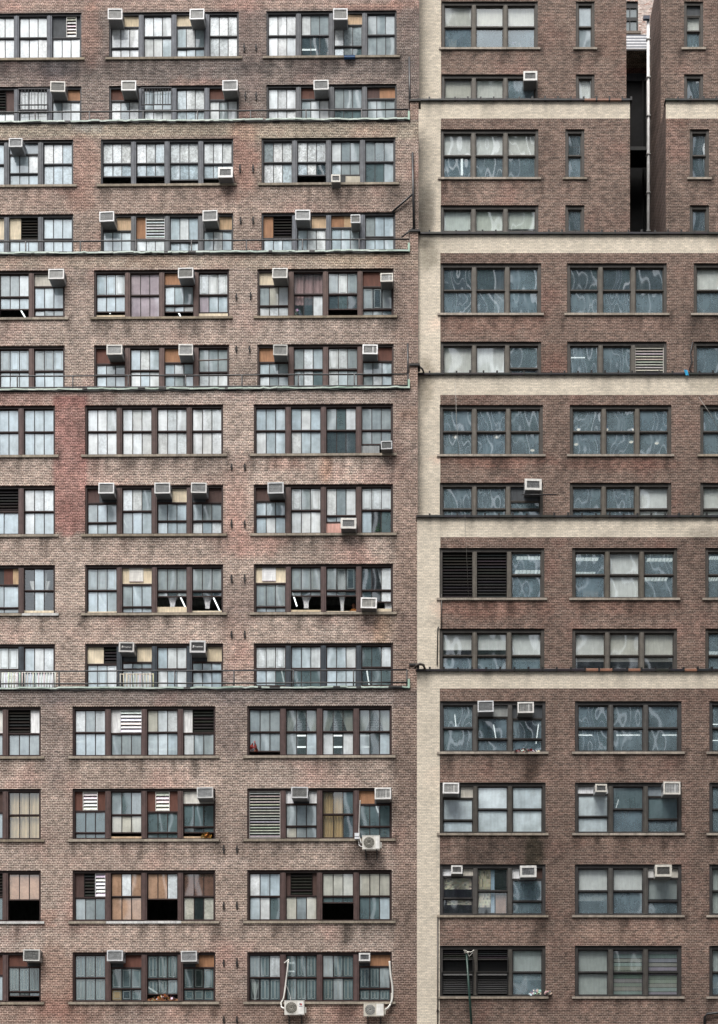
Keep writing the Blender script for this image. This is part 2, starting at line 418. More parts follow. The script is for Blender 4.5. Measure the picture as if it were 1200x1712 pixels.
# ------------------------------------------------------------------ window contents
def C(*v): return lin([q/255 for q in v])
TONE = {  # film colour, cover; pale tones also put sky reflection and haze into colour
    'W': (C(243, 248, 250), .985), 'w': (C(238, 245, 247), .975), 'b': (C(202, 219, 227), .94), 'g': (C(172, 185, 189), .9),
    'n': (C(112, 132, 136), .82), 'd': (C(104, 122, 130), .56), 't': (C(196, 160, 134), .985), 'r': (C(120, 92, 80), .97),
    'p': (C(200, 188, 196), .93), 'y': (C(186, 168, 132), .9), 'c': (C(212, 212, 200), .97), 'k': (C(140, 162, 172), .6), 'q': (C(120, 132, 136), .14), 'a': (C(128, 146, 150), .38), 'u': (C(218, 233, 238), .95)}
PANEL = {'p': C(206, 178, 146), 'o': C(164, 122, 92), 'r': C(102, 66, 56), 'c': C(226, 212, 186), 'w': C(236, 238, 240), 'd': C(70, 74, 78),
         'n': C(84, 64, 60), 'g': C(160, 172, 180), 'f': C(150, 156, 160), 'i': C(205, 160, 148), 'y': C(200, 170, 60), 'h': C(200, 196, 186)}
import re
def segs(s): return [(m[0], float(m[1])) for m in re.findall(r'([a-z])([\d.]+)', s)]
def parse(s):
    q = dict(U=None, L=None, R=None, P=None, O=0, B=None, wire=0, K=None, wav=None, Cu=None, cr=0, mid=None)
    for t in s.split():
        if t[0] == 'P': m = re.match(r'P([\d.]+)\[(.*)\]', t); q['P'] = (float(m[1]), segs(m[2]))
        elif t[0] == 'B': m = re.match(r'B([\d.]+)\[(.*)\]', t); q['B'] = (float(m[1]), segs(m[2]))
        elif t[0] == 'U': q['U'] = t[1:]
        elif t[0] == 'L': q['L'] = t[1:]
        elif t[0] == 'R': q['R'] = float(t[1:])
        elif t[0] == 'O': q['O'] = float(t[1:])
        elif t[0] == 'X': q['wire'] = int(t[1:] or 2)
        elif t[0] == 'K': q['K'] = (t[1], float(t[2:]))
        elif t[0] == 'V': q['wav'] = float(t[1:])
        elif t[0] == 'C': q['Cu'] = t[1:]
        elif t[0] == 'Z': q['cr'] = float(t[1:])
        elif t[0] == 'M': q['mid'] = float(t[1:])
    return q
# louvre slats inside a rectangle
def louver(mb, x0, x1, z0, z1, y, kind, backing=None):
    white = kind in 'sj'
    bc = backing or (C(140, 138, 138) if kind == 's' else C(14, 14, 15) if white else C(12, 12, 13)); sc = C(225, 226, 228) if white else C(44, 43, 43)
    mb.box(x0, x1, y+.06, y+.08, z0, z1, bc)
    t = .025
    for a, b, c, e in ((x0, x1, z0, z0+t), (x0, x1, z1-t, z1), (x0, x0+t, z0+t, z1-t), (x1-t, x1, z0+t, z1-t)):
        mb.box(a, b, y-.01, y+.06, c, e, C(215, 216, 218) if white else C(40, 38, 38))
    n = max(4, int((z1-z0-2*t)/(.15 if kind == 's' else .125))); th = (.42, .35) if kind != 'j' else (.24, .0)
    for i in range(n):
        z = z0+t+(z1-z0-2*t)*(i+.5)/n; h = (z1-z0-2*t)/n
        cc = tuple(v*random.uniform(.85, 1.1) for v in sc)
        if kind == 'j': mb.box(x0+t, x1-t, y, y+.02, z-h*.15, z+h*.15, cc); continue
        mb.quad((x0+t, y, z-h*th[0]), (x1-t, y, z-h*th[0]), (x1-t, y+.055, z+h*th[1]), (x0+t, y+.055, z+h*th[1]), cc)

def curtain(mb, x0, x1, z0, z1, y, col, shape='full', amp=.03):
    """a pleated cloth; tie = gathered at the foot, leftie / rightie = drawn aside"""
    n = 26
    def X(u, v):
        if shape == 'full': return x0+(x1-x0)*u
        if shape == 'tie': w = 1-.78*min(1, v*1.25)**1.3; return (x0+x1)/2+(x1-x0)*(u-.5)*w
        if shape == 'left': w = 1-.62*v**.8; return x0+(x1-x0)*u*w
        if shape == 'right': w = 1-.62*v**.8; return x1-(x1-x0)*(1-u)*w
    m = 8
    ph = random.uniform(0, 6)
    P = [[(X(i/n, j/m), y+amp*math.sin(i*1.9+ph+.5*math.sin(j)), z1-(z1-z0)*j/m) for i in range(n+1)] for j in range(m+1)]
    for j in range(m):
        for i in range(n):
            k = random.uniform(.96, 1.03)*(.92+.08*math.sin(i*1.9+ph))
            mb.quad(P[j+1][i], P[j+1][i+1], P[j][i+1], P[j][i], tuple(v*k for v in col)); mb.sm[-1] = True

WOODF = C(62, 46, 44)
def make_window(fr, bld, x0, x1, z0, z1, d, specs, style):
    """one window bay: frame with mullions, its sashes, glass, boards, blinds, sill"""
    n = len(specs); left = style['side'] == 'L'
    fc, mc = style['frame'], style['mull']
    gy = d+.15
    mw = style['mw']; ew = style['ew']
    f = MB()
    f.box(x0, x0+ew, d+.05, d+.21, z0, z1, fc); f.box(x1-ew, x1, d+.05, d+.21, z0, z1, fc)
    top = style.get('top', .10)
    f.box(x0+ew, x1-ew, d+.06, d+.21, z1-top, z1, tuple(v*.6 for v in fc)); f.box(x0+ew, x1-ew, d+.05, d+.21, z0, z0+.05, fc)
    pw = (x1-x0-2*ew-mw*(n-1))/n; sx = []
    for i in range(n):
        a = x0+ew+i*(pw+mw); sx.append((a, a+pw))
        if i < n-1:
            f.box(a+pw, a+pw+mw, d+.04, d+.20, z0+.05, z1-top, mc)
            f.box(a+pw+mw*.32, a+pw+mw*.68, d+.02, d+.04, z0+.05, z1-top, tuple(v*1.12 for v in mc))
    win = f.build('window', M_COL, bld)
    s = MB(); px = .17 if left else .13
    nseg = n
    for i in range(nseg):
        a = x0-px+(x1-x0+2*px)*i/nseg; b = x0-px+(x1-x0+2*px)*(i+1)/nseg-.012
        k = random.uniform(.8, 1.1)
        cc = style['sill']
        if 'white' in style and i in style['white']: cc = C(205, 205, 203); k = 1
        s.box(a, b, d-.055, d+.05, z0-(.11 if left else .10), z0-.002+random.uniform(-.006, 0), tuple(v*k for v in cc))
    s.build('sill', M_STONE, win)
    zt, zb = z1-top, z0+.05; H = zt-zb
    for i, sp in enumerate(specs):
        q = parse(sp); a, b = sx[i]; w = b-a
        sash = MB(); glass = MB(); board = MB(); louv = MB(); louk = MB(); wires = MB(); cur = MB(); blind = MB()
        zc = zt; zg = zb+H*q['O']
        if q['P']:
            ph = q['P'][0]*H; u = a; zp = zt-ph
            for m, fr_ in q['P'][1]:
                e = min(b, u+fr_*w)
                if m in 'ksj': louver(louk if m == 'k' else louv, u, e, zp+.01, zt-.005, gy-.04, m)
                elif m == 'g': glass.quad((u, gy, zp), (e, gy, zp), (e, gy, zt), (u, gy, zt), (*PANEL['g'], .9), rnd=(random.random(), .05, 0))
                else:
                    bb = MB(); kk = random.uniform(.92, 1.06); bb.box(u, e-.004, gy-.01, gy+.02, zp, zt-.004, tuple(v*kk for v in PANEL[m])); bb.build('board', M_PLY, win)
                u = e
            zc = zp
            if q['P'][0] < .98: sash.box(a, b, gy-.05, gy+.03, zp-.045, zp, fc)
            zc = zp-.045
        if q['B']:
            u = a; bh = q['B'][0]*H
            for m, fr_ in q['B'][1]:
                e = min(b, u+fr_*w); hh = bh*random.uniform(.92, 1)
                bb = MB(); bb.box(u, e-.004, gy-.03, gy+.01, zb, zb+hh, PANEL[m]); bb.build('board', M_PLY, win); u = e
        t = style['rail']
        if q['U'] and zc-zg > .1:
            cols = len(q['U'])
            zr = zt-(q['R'] if q['R'] else .5)*H
            lows = q['L'] and zr > zg+.08
            zones = [(zr if lows else zg, zc, q['U'], 0, 0.0)]
            if lows: zones.append((zg, zr, q['L'], 1, .035))
            for (g0, g1, tones, low, dy) in zones:
                yy = gy+(dy if not left else dy*.6)
                nc = len(tones)
                # stiles, rails, muntins
                sash.box(a, a+t, yy-.035, yy+.025, g0, g1, fc); sash.box(b-t, b, yy-.035, yy+.025, g0, g1, fc)
                sash.box(a+t, b-t, yy-.035, yy+.025, g1-t, g1, fc)
                sash.box(a+t, b-t, yy-.045 if not low else yy-.03, yy+.025, g0, g0+t*1.25, fc)
                ia, ib, ja, jb = a+t, b-t, g0+t*1.25, g1-t
                mt = style['munt']
                for k in range(nc):
                    u0 = ia+(ib-ia)*k/nc; u1 = ia+(ib-ia)*(k+1)/nc
                    if k: sash.box(u0-mt/2, u0+mt/2, yy-.02, yy+.02, ja, jb, tuple(v*.6 for v in fc))
                    tn = tones[k]
                    if tn == 'e': continue
                    col, al = TONE[tn]
                    j = random.uniform(.95, 1.05); hue = random.uniform(-.02, .02)
                    col = (col[0]*j*(1-hue), col[1]*j, col[2]*j*(1+hue))
                    if left: wav = q['wav'] if q['wav'] is not None else random.uniform(.008, .03)
                    else: wav = (q['wav'] if q['wav'] is not None else .55)*random.uniform(.3, .75)
                    tx, tz = (random.gauss(0, .004), random.gauss(0, .004))
                    if tn == 'x': pass
                    cr = q['cr'] if q['cr'] else (random.choice((0, 0, .35)) if tn in 'wW' else 0.1*random.random())
                    glass.quad((u0, yy-tx-tz, ja), (u1, yy+tx-tz, ja), (u1, yy+tx+tz, jb), (u0, yy-tx+tz, jb), (*col, al),
                               rnd=(random.random(), wav, cr))
                    if q['wire'] and (low == 0 or q['wire'] > 1):
                        m_ = (u1-u0)*.16; loops = 1 if q['wire'] < 3 else 2
                        wc = C(168, 178, 178)
                        for lp in range(loops):
                            la = u0+m_+(u1-u0-2*m_)*(lp*.55)/1; lb = la+(u1-u0-2*m_)*(.45 if loops == 2 else 1)
                            if loops == 1: la += 0
                            zz0, zz1 = ja+.06, jb-.05
                            ww = .013
                            wires.box(la, la+ww, yy-.014, yy-.006, zz0, zz1, wc); wires.box(lb-ww, lb, yy-.014, yy-.006, zz0, zz1, wc)
                            wires.box(la+ww, lb-ww, yy-.014, yy-.006, zz1-ww, zz1, wc); wires.box(la+ww, lb-ww, yy-.014, yy-.006, zz0, zz0+ww, wc)
        if q['K']:
            kc = {'w': C(246, 246, 243), 'g': C(198, 204, 202), 'c': C(234, 241, 236), 's': C(172, 176, 172), 'b': C(240, 250, 252)}[q['K'][0]]
            zk = zt-q['K'][1]*H
            if q['K'][0] == 's':
                nsl = int((zt-zk)/.17)
                for k in range(nsl):
                    zz = zt-(k+.5)*(zt-zk)/nsl; dz = random.uniform(-.01, .01)
                    blind.box(a+.02, b-.02, gy+.075, gy+.08, zz-.078, zz+.078+dz, tuple(v*random.uniform(.8, 1.05) for v in kc))
            else:
                blind.box(a+.02, b-.02, gy+.075, gy+.08, zk, zt, kc)
                blind.box(a+.02, b-.02, gy+.07, gy+.09, zk, zk+.03, tuple(v*.8 for v in kc))
        if q['Cu']:
            for ch in q['Cu']:
                if ch == 't': curtain(cur, a+.15*w, a+.85*w, zb+.12*H, zt-.25*H, gy+.1, C(244, 246, 250), 'tie')
                if ch == 'l': curtain(cur, a, a+.5*w, zb+.48*H, zt, gy+.1, C(242, 242, 236), 'left')
                if ch == 'r': curtain(cur, b-.5*w, b, zb+.48*H, zt, gy+.1, C(242, 242, 236), 'right')
                if ch == 'f': curtain(cur, a, b, zb, zt, gy+.1, C(214, 218, 220), 'full')
                if ch == 'y': curtain(cur, a, a+.68*w, zb, zt, gy+.1, C(232, 202, 158), 'full')
                if ch == 'Y': curtain(cur, a, b, zb, zt, gy+.1, C(236, 208, 168), 'full')
                if ch == 'm': curtain(cur, a+.3*w, a+.75*w, zb, zt-.05*H, gy+.1, C(244, 248, 252), 'tie')
                if ch == 'R': curtain(cur, a+.5*w, b, zb, zt, gy+.1, C(244, 248, 252), 'right')
                if ch == 'p': curtain(cur, a, b, zb+.3*H, zt, gy+.1, C(206, 172, 172), 'full')
                if ch == 'v': curtain(cur, a+.05*w, a+.3*w, zb+.02, zb+.42*H, gy+.1, C(214, 220, 216), 'tie')
        for mb, nm, mt_ in ((sash, 'sash', M_COL), (louv, 'louver', M_METAL), (louk, 'louver', M_CLOTH), (wires, 'wire_guard', M_METAL), (blind, 'blind', M_CLOTH), (cur, 'curtain', M_CLOTH)):
            if mb.f: mb.build(nm, mt_, win)
        if glass.f: glass.build('pane', M_GLASS, win, attr='film')
    # the room behind
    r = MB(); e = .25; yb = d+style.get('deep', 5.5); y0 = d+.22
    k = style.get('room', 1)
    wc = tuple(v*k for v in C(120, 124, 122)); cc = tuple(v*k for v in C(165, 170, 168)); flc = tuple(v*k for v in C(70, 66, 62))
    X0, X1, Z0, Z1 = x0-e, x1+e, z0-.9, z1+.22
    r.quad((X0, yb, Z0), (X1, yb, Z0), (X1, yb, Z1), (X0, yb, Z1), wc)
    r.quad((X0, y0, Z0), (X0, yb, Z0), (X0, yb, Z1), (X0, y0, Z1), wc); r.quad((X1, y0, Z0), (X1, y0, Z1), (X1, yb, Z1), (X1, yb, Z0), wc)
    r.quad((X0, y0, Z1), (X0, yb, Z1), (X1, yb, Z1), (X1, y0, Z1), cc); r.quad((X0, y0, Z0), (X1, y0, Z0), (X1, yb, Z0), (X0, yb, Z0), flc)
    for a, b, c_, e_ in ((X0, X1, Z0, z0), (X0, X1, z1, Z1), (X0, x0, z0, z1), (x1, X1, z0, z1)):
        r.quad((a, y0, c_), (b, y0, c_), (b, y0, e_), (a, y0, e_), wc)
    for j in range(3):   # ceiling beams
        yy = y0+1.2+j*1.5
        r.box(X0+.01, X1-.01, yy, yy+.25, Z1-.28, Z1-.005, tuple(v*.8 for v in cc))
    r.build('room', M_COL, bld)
    return win

# left building: rows counted from the bottom; per row three windows of four sashes
LSPEC = {
 (0, 0): (['Uggg Lggg']*2+['P.5[k.7w.3] Uggg', 'P.5[k.7w.3] Uggg'],
          ['Uwgw Lbbb', 'P.5[w.3s.7] Uggg', 'Ucww Lbbb', 'P.5[w.3k.7] Uwgg'],
          ['Uggg Lggg O.08', 'Uaaa Lgab Clr', 'Uaaa Lwaw Clr', 'Uaaa Lgab Clr']),
 (0, 1): (['Ugng Lnnn']*2+['P.42[n1] Unng', 'Uqqq Lqqq CY'],
          ['P.4[r.26s.48r.26] Unnn R.88 Lnnn', 'Ugng Lccc O.12 B.05[p1]', 'P.42[r.27s.46r.27] Unnn R.88 Lnnn', 'P.26[w1] Unnn R.76 Lndn O.12 B.05[p.7]'],
          ['P1[j1]', 'P.26[w.25d.5w.25] Uggg R.75 Lcgg', 'Uqqn Lqqd Cy', 'P.27[o.5d.5] Unnn R.76 Lnnn']),
 (0, 2): (['Ugng Lnnn']*2+['P.48[k1] Ugnn', 'Uttt R.53 O.43 Z.3'],
          ['P.5[n.3k.36s.34] Uggn', 'Utwt Lttt Z.3', 'Uttw R.53 O.44 Z.3', 'Urrr Lcqc Z.5'],
          ['UWbb Lbwn', 'P.47[n.15k.7n.15] Ucgc', 'Uccc R.5 O.36 Lnnn', 'Uccc Lnnb']),
 (0, 3): (['Unnn Lnnn X3']*2+['P.42[r1] Ung', 'P.24[r.6d.4] Unnn R.8 Lnnn O.1 X3'],
          ['Unnn Lnnn X3', 'P.26[d.4r.6] Unnn R.74 Lydn X2', 'Unnn R.52 Lnnn O.14 B.05[o1] X3', 'P.26[d.4o.6] Unqn R.74 Lnnn X2'],
          ['Ugnw Lqnn X3 Cv', 'Unnn Lnnn X3', 'Ugnn Lngn X3', 'P.24[d.35o.65] Unng R.74 Lnnn X3']),
 (1, 0): (['Ubbb Lbbb']*4, ['Uwww Lwww']*3+['Uwww LWWW'],
          ['Ubbb Lwbb', 'Ubwb Lwbb', 'Ugnw Lddd', 'Uggg R.5 Lggg O.2 B.18[f.6]']),
 (1, 1): (['Uwww Lwww']*2+['P.48[k1] Ubb', 'Uwww Lwbb'],
          ['P.3[n.4d.6] Ugbb R.75 Lbbb', 'Uwwg Lgbb', 'P.3[d.5c.5] Ubbb R.72 Lbbb', 'P.3[d.45n.55] Ubgg R.72 Lwbw'],
          ['P.27[n.5d.5] Ubbb R.62 Lbwb', 'Uwgw Lwww X1', 'Uwgw R.62 Lggg O.24 B.23[i.5]', 'Uwww Lbqn X1']),
 (1, 2): (['Ubbb Lbbb']*2+['P.35[d.5r.3p.2] Ugb R.88 Lgg', 'Uqbq Lqbq Cmt B.07[c1]'],
          ['Uggb Lbbb X1 B.04[c1]', 'P.35[c1] Ugbb R.87 Lbbb', 'Uggg R.52 Lgdg O.36 X1 Ct B.14[c1]', 'Uggg R.52 Lddd O.36 X1 Ct B.05[c1]'],
          ['P.34[c1] Uggg R.88 Lbbb X1', 'Uggg R.52 Lgdg O.36 X1 Ct B.06[c1]', 'Ugqd R.52 Lgdd O.36 X1 Cm B.03[c1]', 'Udqw R.52 Ldqw O.22 CR B.08[c1]']),
 (1, 3): (['Uwww Lwww']*2+['Ubww Lbww X1', 'Ubww R.55 Lbww'],
          ['P.37[c.55k.45] Ubbw R.95 Lbbb X1', 'P.33[d.5c.5] Ubbb R.5 Lwww', 'Ubww Lwbw', 'P.33[d.5c.5] Ubbb R.55 Lbbb'],
          ['Uwww Lbbn O.12 X1', 'Ubbw Lnnn O.08', 'Ubbw Lbbb O.1', 'Unnw R.48 Ldnn O.12']),
 (2, 0): (['Uggw Lbbb']*2+['Uggw R.52 Lbbb O.2', 'P.27[h1] Ubbb R.8 Lggg O.04'],
          ['Ubbw Lbbb O.13 B.06[c1] X1', 'Uppp Lppp', 'P.26[o1] Ubbg R.73 Lbbw O.12', 'Uwww Lpbb O.1 B.09[c1] X1'],
          ['P.28[c.6d.4] Ugcw R.76 Lwww', 'Uqqq Lqdw Cp', 'Ugwg R.5 Ldnd O.16 X1', 'P.32[r1] Ugdg R.85 Lggd X1']),
 (2, 1): (['Uwwb Lbbb']*2+['Ugbb Lbbb X1', 'Uggb Lbbb X1'],
          ['P.33[r1] Ubgg R.6 Lbgb', 'Ubwb Lwbw', 'P.31[o1] Ubwb R.6 Lbgb', 'Uggg R.55 Lwww O.1'],
          ['P.31[o.6d.4] Ubgg R.62 Lwgg', 'Ugwb Lgwn', 'Uwwg Lwbg X1', 'P.3[d.5r.5] Ubgb R.62 Lgwb']),
 (3, 0): (['Uwbb Lbbb']*2+['P.24[g1] Ubbw R.72 Lbbb', 'UWWb Lbbb Z.5'],
          ['Uwww Lbbb O.2 Z.8', 'UWwb Lbbb O.2 Z.7', 'Uwww Lbbb O.11 Z.8', 'Uwww R.52 Lbbb Z.5 O.14'],
          ['UgWw LWwb Z.7', 'Uwww Lbwd O.2 Z.9', 'Uwgg Lbgg O.2 B.19[d.5h.5]', 'Ugng Lnnb']),
 (3, 1): (['Ucbb Lbbb', 'P.5[c1] Ubbb', 'P.5[c.4k.6] Ubbb R.9 Lbbb', 'Ubbb Lbbb'],
          ['P.3[d.5p.5] Ubbb R.8 Lwbb', 'P.5[o.33j.67] Uwww', 'Ubwb R.58 Lbbb', 'P.3[d.5p.5] Ubwb R.8 Lbbb'],
          ['P.5[o.34k.66] Ubbb', 'P.28[d.5p.5] Ubww R.9 Lbbb', 'P.26[o.45p.55] Ubbg R.9 Lbbb', 'Ugbb Lbbb']),
 (4, 0): (['UWWw LWWW', 'Ubww LWWW', 'UwWw LWWW', 'P.49[d.5s.36d.14] UWWW R.98 Lwww'],
          ['P.25[c1] UWWW R.76 LWwW', 'Uwww Lwwb', 'P.25[c1] UbWg R.77 Lbbb', 'Uwww Lwww Z.6'],
          ['UwWW LWWW', 'Uwgg Lddd', 'P.24[p1] Uwgg R.76 Lbgn Z.6', 'Uggg Lggg']),
 (4, 1): (['Uwww Lwww', 'P.5[k.7n.3] UWWW', 'UwWw Lwww', 'P.25[d.5o.5] Ugww R.8 Lbbb'],
          ['P.25[r1] UwgW R.9 LwgW Z.6', 'Ubbb Lwww', 'Ubww Lbbb Z.6', 'P.25[r1] UwgW R.9 LwgW'],
          ['UwWW LWWW', 'P.25[r1] UgWW R.9 LgWW', 'Uggg Lnnn', 'P.25[n.45o.55] Uggg R.9 Lggg'])}
# cream-banded building: three sashes, or a single one in the narrow windows
RSPEC = {
 (0, 0): (['Uk Lk V.7', 'P.24[f1] Uk R.74 Lk', 'P.27[d1] Uk R.74 Lk'], ['Uk Lk V.8', 'Uk Lk V.5', 'Uk Lk V.3'], ['Uk Lk V.3']*3),
 (0, 1): (['P.24[d.6h.4] Uu R.74 Lu V.06', 'Uu Lu V.06', 'Uu Lu V.06'], ['P.15[w1] Uu R.66 Lu V.08', 'Un Lk V.1', 'P.2[g1] Un R.72 Lk V.1'], ['Uk Lk V.2']*3),
 (0, 2): (['P.16[w.32d.36h.32] Uq R.66 Lq V.12', 'Uq Lq V.12', 'P.22[w.3d.4n.3] Uk R.72 Lk V.2'], ['Uq Lk Kw.7 V.1', 'Uq Lk Kw.48 V.1', 'P.2[w.25d.5h.25] Uq R.72 Lk Kg.66 V.1'], ['Uq Lq Kg1 V.1']*3),
 (0, 3): (['P.2[k1]', 'P.2[k1]', 'Uq Lk Kg.66 V.12'], ['Uq Lq Kg1 V.1', 'Uq Lq Ks.98 V.1', 'Uq Lq Ks1 V.1'], ['Uq Lk Kg.5 V.1']*3),
 (1, 0): (['P1[k1]', 'P1[k1]', 'Uk Lk V.5'], ['Uk Lk V.5', 'Uq Lq Kw1 V.25', 'Uk Lk V.5'], ['Uk Lk V.4']*3),
 (1, 1): (['Uq Lk Kw.35 V.3', 'Uq Lk Kw.35 V.3', 'Uq Lk Kw.6 V.2'], ['Uq Lq Kw.6 V.2']*3, ['Uk Lk V.4']*3),
 (2, 0): (['Uk Lk V.9', 'Uk Lk V.7', 'Uk Lk V.8'], ['Uk Lk V.8', 'Uk Lk V.9', 'Uk Lk V.7'], ['Uk Lk V.9']*3),
 (2, 1): (['Uk Lk V.7', 'Uk Lk V.7', 'P.3[d1] Uk Lk V.4'], ['Uk Lk V.7', 'Uk Lk V.8', 'Uq Lq Kw1 V.3'], ['Uq Lq Kw1 V.3']*3),
 (3, 0): (['Ud Lk V.8', 'Ud Lk V.5', 'Uk Lk V.6'], ['Ud Lk V.7', 'Ud Lk V.8', 'Ud Lk V.6'], ['Uq Lk Kw.46 V.5']*3),
 (3, 1): (['Uq R.62 Lk Kw.6 V.15', 'Uq R.62 Lk Kw.58 V.15', 'Uk Lk V.5'], ['Uk R.62 Lk V.5', 'Uk R.62 Lk V.7', 'P1[j1]'], ['Uk R.62 Lk V.5']*3),
 (4, 0): (['Uq Lk Kw.46 V.5', 'Uq Lk Kw.48 V.4', 'Uq Lk Kw.48 V.4'], ['Ud Lk V.8'], ['Ud Ld V.8']),
 (4, 1): (['Uq Lk Kc.5 V.3', 'Uq Lk Kc.52 V.3', 'Uq Lk Kc.4 V.4'], ['Ud Lk V.7'], ['Ud Ld V.7']),
 (5, 0): (['Uq Lk Kw.46 V.1', 'Uq Lk Kw.46 V.1', 'Uq Lk Kw.46 V.1'], ['Ug Lg V.1'], ['P.22[d1] Uq R.6 Lk Kw.55 V.05']),
 (5, 1): (['Uq Lk Kw.4 V.1', 'Uq Lk Kw.4 V.1', 'Uk Lk V.1'], ['Uq Lq Kw1 V.6'], ['Ud Lk V.8'])}

# ------------------------------------------------------------------ the two buildings
BL = empty('brick_building', FL.W(0, 0, 0), FL.yaw, 'mottled grey-brown brick factory building with green copper ledges stepping back', 'building')
BR = empty('brick_building', FR.W(0, 0, 0), FR.yaw, 'dark brown brick building with cream brick bands and pier', 'building')
XL0 = -26.0
zcap = lambda fr, py, d, px: fr.L(px, py, d)[1]
HOLES = {}
prev = 0.0
for t in range(5):
    d = LT_D[t]; bays = LT_BAYS[t]
    ztop = FL.L(350, LT_LEDGE[t], d)[1]
    holes = []
    for ri, (ya, yb) in enumerate(LT_ROWS[t]):
        zt = FL.L(260, ya, d)[1]; zb = FL.L(260, yb, d)[1]
        for bi, (xa, xb) in enumerate(bays):
            h = (FL.L(xa, ya, d)[0], FL.L(xb, ya, d)[0], zb, zt); holes.append(h); HOLES['L', t, ri, bi] = h; HOLELIST['L'].append(h)
    zb0 = prev-1.2 if t else 0
    wall('wall', FL, BL, XL0, 0, zb0, ztop, d, holes, lambda x, z: 0, tint_left, [M_BRICK])
    dn = LT_D[t+1] if t < 4 else d+14
    mb = MB(); mb.quad((XL0, d+.01, ztop-.4), (0, d+.01, ztop-.4), (0, dn-.003, ztop-.4), (XL0, dn-.003, ztop-.4), (.1, .1, .1))
    mb.box(XL0, -.002, d+.004, d+.3, ztop-.5, ztop-.003, (.2, .15, .13)); mb.build('terrace_roof' if t < 4 else 'roof', M_ROOF, BL)
    sd = MB(); sd.quad((XL0-.002, dn, zb0), (XL0-.002, d, zb0), (XL0-.002, d, ztop), (XL0-.002, dn, ztop), (.8, .75, .7, 1))
    sd.build('side_wall', M_BRICK, BL, attr='tint')
    prev = ztop
PREV_R = 0.0
GAPX = FR.L(1113, 300, RT_D[4])[0]; LWX = [FR.L(1053, 300, RT_D[4])[0], FR.L(1047, 80, RT_D[5])[0]]
CREAM_X = FR.L(735, 1400, 0)[0]
BANDPX = [29, 33, 33, 31, 29, 29]
XR1 = 20.0
for t in range(6):
    d = RT_D[t]; bays = RT_BAYS[t]; ztop = FR.L(820, RT_LEDGE[t], d)[1]
    holes = []
    for ri, (ya, yb) in enumerate(RT_ROWS[t]):
        zt = FR.L(820, ya, d)[1]; zb = FR.L(820, yb, d)[1]
        for bi, (xa, xb) in enumerate(bays):
            h = (FR.L(xa, ya, d)[0], FR.L(xb, ya, d)[0], zb, zt); holes.append(h); HOLES['R', t, ri, bi] = h; HOLELIST['R'].append(h)
    zb0 = PREV_R-1.2 if t else 0
    zband = FR.L(820, RT_LEDGE[t]+BANDPX[t], d)[1]; LEDGEZ[:] = [ztop]
    cx = FR.L(736 if t else 735, 600, d)[0] if t < 4 else FR.L(737, 200, d)[0]
    zone = (lambda cx, zband: (lambda x, z: 1 if x < cx or z > zband else 0))(cx, zband)
    if t < 4:
        wall('wall', FR, BR, 0, XR1, zb0, ztop, d, holes, zone, tint_right, [M_BROWN, M_CREAM], cuts_x=(cx,), cuts_z=(zband,))
    else:
        wall('wall', FR, BR, 0, LWX[t-4], zb0, ztop, d, [h for h in holes if h[1] < LWX[t-4]], zone, tint_right, [M_BROWN, M_CREAM], cuts_x=(cx,), cuts_z=(zband,))
        wall('wall', FR, BR, GAPX, XR1, zb0, ztop, d, [h for h in holes if h[0] > GAPX], zone, tint_right, [M_BROWN, M_CREAM], cuts_z=(zband,))
    dn = RT_D[t+1] if t < 5 else d+14
    mb = MB()
    if t < 4:
        mb.quad((0, d+.01, ztop-.4), (XR1, d+.01, ztop-.4), (XR1, dn-.003, ztop-.4), (0, dn-.003, ztop-.4)); mb.box(.01, XR1, d+.004, d+.3, ztop-.5, ztop-.003)
    else:
        for a, b in ((0, LWX[t-4]), (GAPX, XR1)):
            mb.quad((a, d+.01, ztop-.4), (b, d+.01, ztop-.4), (b, dn-.003, ztop-.4), (a, dn-.003, ztop-.4)); mb.box(a+.01, b-.01, d+.004, d+.3, ztop-.5, ztop-.003)
    mb.build('terrace_roof' if t < 5 else 'roof', M_ROOF, BR)
    sd = MB(); sd.quad((-.003, dn, zb0), (-.003, d, zb0), (-.003, d, ztop), (-.003, dn, ztop), (.9, .85, .8, 1)); sd.build('side_wall', M_BROWN, BR, attr='tint')
    # glazed coping tiles along the edge, a few of them bare terracotta
    cp = MB(); x = -.04; k = 0
    spans = [(-.06, XR1)] if t < 4 else [(-.06, LWX[t-4]+.05), (GAPX-.05, XR1)]
    for a, b in spans:
        x = a; k = 0
        while x < b:
            e = min(b, x+.62); pxl = FR.proj((x+e)/2, d, ztop)[0]
            terra = (t == 0 and (983 < pxl < 1034 or 1058 < pxl < 1082 or 1132 < pxl < 1158)) or (t == 4 and 985 < pxl < 1032)
            cc = C(150, 108, 90) if terra else tuple(v*random.uniform(.8, 1.5) for v in C(34, 33, 36))
            dz = random.uniform(-.012, .012)
            prof = [(-.09, -.02), (-.09, .06), (-.02, .10+dz), (.2, .12+dz), (.34, .06), (.34, -.02)]
            for (y1, z1_), (y2, z2_) in zip(prof, prof[1:]):
                cp.quad((x+.012, d+y1, ztop+z1_), (e-.012, d+y1, ztop+z1_), (e-.012, d+y2, ztop+z2_), (x+.012, d+y2, ztop+z2_), cc)
            cp.quad((x+.012, d-.09, ztop-.02), (x+.012, d+.34, ztop-.02), (e-.012, d+.34, ztop-.02), (e-.012, d-.09, ztop-.02), cc)
            cp.box(e-.04, e+.04, d-.11, d+.36, ztop-.03, ztop+.13+random.uniform(0, .04), C(26, 26, 28))
            x = e
    cp.build('coping', M_METAL, BR)
    PREV_R = ztop

